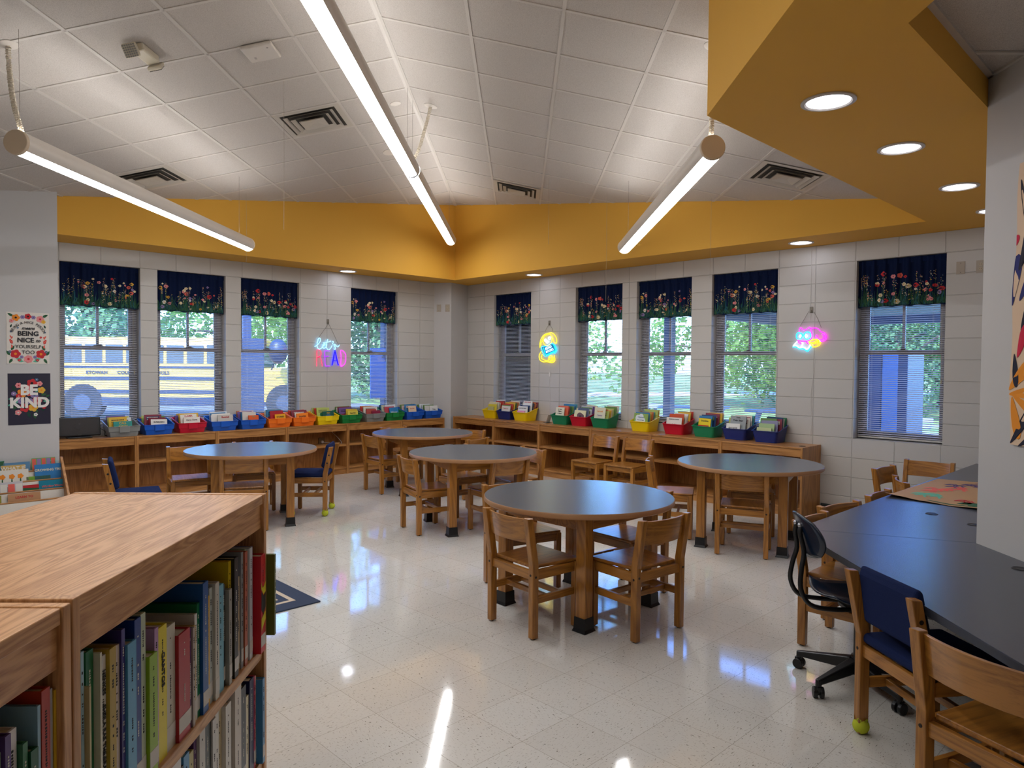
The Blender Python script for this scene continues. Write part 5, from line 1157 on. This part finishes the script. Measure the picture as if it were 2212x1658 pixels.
m = M(); m.tube(smoothpath([(.02,-.01,-.2),(.015,-.008,-.45),(.025,-.006,-.8),(.02,-.006,-1.06)], 5), .0015, 5); m.box(.005, .03, -.012, -.004, -.42, -.36); obj('power_lead', m, M_CORD, th)
mwC = Matrix.Translation((XR, 3.21, 1.80)) @ Matrix.Rotation(R_(-90), 4, 'Z')
def mpC(x, y): yy = 3.394-(1690+x/12.75-1714)*.00505; z = 1.99-(650+y/12.75-705)*.0051; return (-(yy-3.21), z-1.80)
th = neon_sign('pink neon cat with blue glasses reading a book on the right wall', mwC, mpC, [
    (N_PNK, [(490,860),(500,760),(540,745),(600,800),(690,790),(770,735),(805,780),(820,860),(850,960),(820,1050),(700,1110),(560,1100),(470,1060)], False),
    (N_PNK, [(800,765),(930,760),(1020,800),(1090,870),(1180,900),(1230,1000),(1200,1090),(1120,1120),(1050,1110)], False), (N_PNK, [(1110,930),(1150,980),(1130,1060),(1070,1080),(1010,1040),(990,970),(960,955),(945,1050)], False), (N_PNK, [(1150,920),(1190,1000),(1160,1080)], False),
    (N_PNK, [(455,1070),(490,1150),(550,1160),(560,1120)], False), (N_PNK, [(690,1120),(720,1170),(770,1150)], False),
    (N_CYA, [(495,870),(565,910),(575,980),(530,1050),(450,1050),(415,970),(440,890)], True), (N_CYA, [(720,860),(800,900),(810,980),(760,1050),(670,1050),(630,970),(650,890)], True), (N_CYA, [(575,945),(630,940)], False),
    (N_WHT, [(520,935),(545,970),(520,1005),(495,970)], True), (N_WHT, [(685,935),(715,970),(685,1005),(655,970)], True),
    (N_CYA, [(320,1265),(390,1255),(460,1290),(520,1320),(600,1310),(670,1350),(730,1380),(780,1330),(840,1240)], False), (N_WHT, [(440,1110),(335,1235),(420,1225),(520,1290),(600,1170),(560,1140)], False), (N_WHT, [(520,1290),(620,1270),(720,1320),(810,1200)], False),
    (N_YEL, [(765,1135),(850,1080),(950,1065),(1040,1090),(1075,1150),(1040,1220),(960,1260),(880,1265),(820,1200)], True), (N_YEL, [(800,1140),(880,1150),(990,1100)], False), (N_YEL, [(800,1130),(870,1180),(960,1150),(1000,1100),(1030,1130),(990,1200)], False)],
    (795, 230), [[(740,300),(610,520),(510,690)], [(880,340),(980,520),(1080,760)]], .0046)
m = M(); m.tube(smoothpath([(.06,-.01,-.12),(.05,-.008,-.3),(.02,-.006,-.55),(.035,-.006,-.8),(.02,-.006,-1.0)], 5), .0015, 5); m.tube([(0.0,-.004,.25),(0.0,-.004,1.0)], .002, 5); obj('power_lead', m, M_CORD, th)

# ================================================================ outside
m = M(); m.add([(-80,8.0,-.06),(XR+.22,8.0,-.06),(XR+.22,-40,-.06),(120,-40,-.06),(120,90,-.06),(-80,90,-.06)], [(0,1,2,3,4,5)])
def grass_mat():
    m_, t, b = nm('grass_lawn'); tc = t.nodes.new('ShaderNodeTexCoord'); n = t.nodes.new('ShaderNodeTexNoise'); n.inputs['Scale'].default_value = 1.2; n.inputs['Detail'].default_value = 9; t.links.new(tc.outputs['Object'], n.inputs['Vector'])
    cr = t.nodes.new('ShaderNodeValToRGB'); cr.color_ramp.elements[0].color = srgb((84,116,66)); cr.color_ramp.elements[1].color = srgb((142,160,92)); cr.color_ramp.elements[0].position = .35; cr.color_ramp.elements[1].position = .65
    t.links.new(n.outputs['Fac'], cr.inputs[0]); t.links.new(cr.outputs[0], b.inputs['Base Color']); b.inputs['Roughness'].default_value = 1; return m_
struct('ground_lawn', m, grass_mat(), solid=False)
m = M(); m.box(XR+WT, 19.0, -6, 14.5, -.05, -.005); struct('ground_patio', m, mat('patio_concrete', (150,150,152), .85, var=.1))
m = M(); m.prism([(-20, 11.2), (8.5, 11.2), (15, 17.0), (15, 24), (-20, 44)], -.05, -.01); struct('ground_driveway', m, mat('asphalt', (104,104,108), .9, var=.12))
m = M(); m.prism([(22, 26), (60, 6), (62, 9), (24, 30)], -.05, -.01); struct('ground_road', m, mat('road_light', (190,190,190), .9))
# school bus
BH = math.atan2(18.2-21.45, 9.09-4.99)
bus = thing('school_bus', 'yellow school bus parked outside the left windows', 'school bus', (4.99, 21.45, 0), BH)
MY = mat('bus_yellow', (226, 176, 70), .35, spec=.5); MK = mat('bus_black', (34,44,66), .45)
m = M(); prof = [(0,.42),(0,1.9),(.12,2.13),(.5,2.22),(1.4,2.22),(1.78,2.13),(1.9,1.9),(1.9,.42)]
m.prism([(a, b) for a, b in prof], -2.2, 4.55, 'x'); m.add([], [])
m.prism([(-0+.12,.42),(.12,1.30),(.2,1.40),(1.7,1.40),(1.78,1.30),(1.78,.42)], 4.55, 6.0, 'x'); obj('body', m, MY, bus, bevel=.05, seg=3)
m = M()
for x in [(-2.05+.52*i) for i in range(12)]: m.box(x+.03, x+.47, -.006, .01, 1.50, 2.0)
obj('side_window', m, mat('bus_glass', (44,52,64), .1, spec=.7), bus)
m = M(); m.box(4.54, 4.57, .15, 1.75, 1.42, 2.02); obj('windshield', m, mat('bus_glass2', (40,48,60), .08, spec=.7), bus)
m = M()
for z, hz_ in ((1.40, .03), (1.10, .045), (.74, .05), (.50, .09)): m.box(-2.2, 4.55, -.02, 0, z-hz_, z+hz_)  # rub rails, widened and with a dark skirt to imitate shade on the lower body
m.box(-2.2, 5.9, -.01, .02, .36, .46); obj('rub_rail_and_shade', m, MK, bus)
text('lettering', 'ETOWAH       COUNTY       SCHOOLS', .125, MK, bus, Matrix.Translation((1.15, -.022, 1.25)) @ Matrix.Rotation(R_(90), 4, 'X'), ext=.004, bold=.003)
text('lettering', '20-08', .13, MK, bus, Matrix.Translation((3.9, -.022, 1.25)) @ Matrix.Rotation(R_(90), 4, 'X'), ext=.004)
for x in (0, 5.23):
    m = M(); m.cyl((x,-.03,.45),(x,.3,.45),.5,n=32); obj('wheel', m, mat('tyre', (26,28,32), .8), bus, bevel=.03)
    m = M(); m.cyl((x,-.05,.45),(x,-.02,.45),.22,n=24); obj('hub', m, mat('hub_grey', (52,58,72), .5), bus)
    pass
m = M(); m.tube(smoothpath([(4.9,-.1,1.35),(5.1,-.35,1.7),(5.15,-.4,1.95)], 5), .02, 6); m.ball((5.15,-.42,1.85), .26, 14, sz=1.3); m.ball((5.6,-.1,1.55), .16, 12, sz=1.0); obj('mirror', m, MK, bus, smooth=True)
m = M(); m.box(5.3, 5.6, -.02, .0, 1.52, 1.62); obj('marker_light', m, mat('light_red', (220,60,50), .3), bus)
# trees
def leafmat(n, a, b_):
    m_, t, b = nm(n); oi = t.nodes.new('ShaderNodeTexCoord'); nz = t.nodes.new('ShaderNodeTexNoise'); nz.inputs['Scale'].default_value = .9; nz.inputs['Detail'].default_value = 6; t.links.new(oi.outputs['Object'], nz.inputs['Vector'])
    cr = t.nodes.new('ShaderNodeValToRGB'); cr.color_ramp.elements[0].color = srgb(a); cr.color_ramp.elements[1].color = srgb(b_); cr.color_ramp.elements[0].position = .35; cr.color_ramp.elements[1].position = .65
    t.links.new(nz.outputs['Fac'], cr.inputs[0]); t.links.new(cr.outputs[0], b.inputs['Base Color']); b.inputs['Roughness'].default_value = .6; b.inputs['Specular IOR Level'].default_value = .3
    tl = t.nodes.new('ShaderNodeBsdfTranslucent'); mx = t.nodes.new('ShaderNodeMixShader'); mx.inputs[0].default_value = .45; t.links.new(cr.outputs[0], tl.inputs[0])
    t.links.new(b.outputs[0], mx.inputs[1]); t.links.new(tl.outputs[0], mx.inputs[2]); t.links.new(mx.outputs[0], t.nodes['Material Output'].inputs[0])
    return m_
LM = [leafmat('leaves_green', (110,150,84), (190,214,116)), leafmat('leaves_dark', (70,112,86), (128,164,104))]
def make_tree(seed, lm, lowness=.5, hh=6.0):
    rn = random.Random(seed); t = thing('broadleaf_tree', '', 'tree')
    m = M(); m.tube(smoothpath([(0,0,-.1),(.05,.02,hh*.2),(-.05,.05,hh*.4),(.05,0,hh*.62)], 4), .11, 8)
    for k in range(7):
        a = rn.random()*6.28; z = hh*rn.uniform(.22, .5); m.tube(smoothpath([(0,0,z),(.6*math.cos(a),.6*math.sin(a),z+.5),(1.4*math.cos(a),1.4*math.sin(a),z+rn.uniform(.6,1.3))], 3), .04, 5)
    obj('trunk', m, mat('bark', (92, 80, 70), .9), t)
    m = M(); cl = [(rn.gauss(0, 1.25), rn.gauss(0, 1.25), hh*rn.uniform(lowness*.36, .98), rn.uniform(.55, 1.0)) for _ in range(60)]
    for cx_, cy_, cz_, r in cl:
        for _ in range(170):
            v = Vector((rn.gauss(0,1), rn.gauss(0,1), rn.gauss(0,1))).normalized()*r*rn.uniform(.55, 1.02); p = Vector((cx_, cy_, cz_))+v
            a = Vector((rn.gauss(0,1), rn.gauss(0,1), rn.gauss(0,1))).normalized()*rn.uniform(.05, .10); b_ = a.orthogonal().normalized()*a.length*.7
            m.add([p-a, p+b_, p+a, p-b_], [(0,1,2,3)])
    obj('foliage', m, lm, t, solid=False); return t
TR = [make_tree(1, LM[0]), make_tree(2, LM[1], .35, 5.2)]
TL = [(0, 15.5, 15.2, 1.15, 'leafy tree filling the window right of the corner column'), (0, 21.5, 22.5, 1.1, 'leafy tree behind the corner column, seen in the window left of it'), (0, 24, 13.5, 1.2, 'leafy tree on the lawn seen through the window by the dog sign'), (1, 27, 11, 1.15, 'dark tree on the lawn seen in the middle of the right wall'),
      (0, 31, 12.5, 1.4, 'tall bright tree beyond the picnic tables'), (1, 26, 8.0, 1.0, 'dark low tree behind the patio posts'), (0, 33, 8.5, 1.3, 'bright tree seen just left of the cat sign'), (1, 24, 3.6, 1.0, 'dark tree seen in the rightmost window'), (0, 30, 5.2, 1.4, 'bright tree at the back of the rightmost window view'), (1, 34, 1.5, 1.3, 'far tree behind the light road at right'),
      (0, 2, 33, 1.5, 'tree behind the rear of the school bus'), (1, 7.5, 31, 1.4, 'dark tree behind the middle of the school bus'), (0, 13, 30, 1.5, 'tree behind the front of the school bus'), (1, 18, 27, 1.5, 'dark tree beyond the front of the school bus'), (0, 23, 25, 1.4, 'bright tree in line with the corner column'), (1, 38, 16, 1.6, 'far dark tree at the back of the lawn'), (0, 42, 9, 1.7, 'farthest bright tree at the back of the lawn'), (0, -3, 36, 1.6, 'tree beyond the bus at the left edge of the windows')]
seen = set()
for i, (k, x, y, s, lb) in enumerate(TL):
    o = TR[k] if k not in seen else dup(TR[k]); seen.add(k); o.location = (x, y, -.05); o.rotation_euler = (0, 0, i*1.3); o.scale = (s, s, s); tag(o, lb, 'tree', 'trees outside the windows')
# patio roof, posts
MB = mat('patio_steel', (74, 84, 104), .5); pt = thing('patio_shelter', 'grey patio shelter roof on posts outside the right windows', 'shelter', (12, 4, 0))
m = M(); m.box(-2.6, 4.2, -.6, 3.1, 2.62, 2.72); m.box(-2.6, 4.2, 2.95, 3.1, 2.46, 2.66); m.box(4.05, 4.2, -.6, 3.1, 2.46, 2.66); obj('roof', m, MB, pt)
for x, y in ((10.4-12, 6.78-4),(10.5-12, 4.55-4),(15.8-12, 6.9-4),(15.9-12, 3.7-4)):
    m = M(); m.box(x-.07, x+.07, y-.07, y+.07, -.05, 2.5); obj('post', m, MB, pt)
def picnic():
    t = thing('picnic_table', '', 'picnic table'); mt = mat('picnic_grey', (150,158,172), .6, var=.15)
    m = M()
    for k in range(5): m.box(-.37+k*.15, -.37+k*.15+.14, -.9, .9, .70, .74)
    obj('tabletop', m, mt, t)
    for sx in (-1, 1):
        m = M()
        for k in range(2): m.box(sx*.62-.13+k*.135, sx*.62-.005+k*.135, -.9, .9, .40, .44)
        obj('bench', m, mt, t)
    for sy in (-1, 1):
        m = M(); y = sy*.62
        for sx in (-1, 1): m.add([(sx*.2,y-.025,.7),(sx*.3,y-.025,.7),(sx*.62,y-.025,0),(sx*.52,y-.025,0),(sx*.2,y+.025,.7),(sx*.3,y+.025,.7),(sx*.62,y+.025,0),(sx*.52,y+.025,0)], [(0,1,2,3),(7,6,5,4),(0,4,5,1),(1,5,6,2),(2,6,7,3),(3,7,4,0)])
        m.box(-.7,.7,y-.02,y+.02,.36,.41); obj('leg_frame', m, mt, t)
    return t
p0 = picnic()
for i, (x, y, a, lb) in enumerate([(12.6, 7.9, 20, 'picnic table seen low through the window over the red bin'), (13.3, 5.9, 75, 'picnic table seen low through the middle right window'), (12.4, 4.2, 15, 'nearest picnic table seen left of the cat sign'), (14.9, 4.9, 80, 'farther picnic table under the patio shelter')]):
    o = p0 if i == 0 else dup(p0); o.location = (x, y, -.004); o.rotation_euler = (0, 0, R_(a)); tag(o, lb, 'picnic table', 'grey picnic tables on the patio')
# blue cabinet outside the last window, blue sheet outside window 4
th = thing('utility_cabinet', 'tall blue utility cabinet outside the rightmost window', 'cabinet', (9.1, 2.82, -.005), 0)
m = M(); m.box(-.3, .3, -.23, .23, 0, 1.73); obj('body', m, mat('cabinet_blue', (56, 68, 100), .4), th, bevel=.01)
m = M(); m.box(-.315, -.301, -.13, .035, .05, 1.70); obj('door', m, mat('cabinet_light', (112, 148, 208), .4), th, bevel=.004)
m = M(); m.box(-.31, -.302, .045, .225, .05, 1.70); obj('door', m, mat('cabinet_mid', (60, 78, 120), .4), th, bevel=.004)
m = M()
for z in (.3, .95, 1.6): m.cyl((-.312, .04, z-.05), (-.312, .04, z+.05), .01, n=8)
obj('hinge', m, MK, th)
th = thing('window_sign', 'blue sheet sign with a numeral four outside the window left of the corner column', 'sign', (6.75, 9.9, 0), R_(-2))
m = M(); m.box(-.30, .16, 0, .02, .98, 1.80); obj('sign_sheet', m, mat('sign_blue', (98, 138, 214), .6), th)
text('lettering', '4', .22, mat('sign_navy', (40, 60, 120), .6), th, Matrix.Translation((-.04, -.003, 1.66)) @ Matrix.Rotation(R_(90), 4, 'X'), ext=.002, bold=.003)
m = M(); m.box(-.02, .14, .03, .16, 0, 2.7); obj('sign_post', m, mat('post_slate', (70,80,100), .6), th)
th = thing('gooseneck_post', 'slate square post outside the window left of the read sign', 'post', (5.35, 11.6, 0))
m = M(); m.box(-.42, -.02, -.2, .2, 0, 1.95); m.box(-.33, -.18, -.07, .07, 1.95, 3.4); obj('post', m, mat('post_blue', (70,84,120), .6), th, bevel=.01)
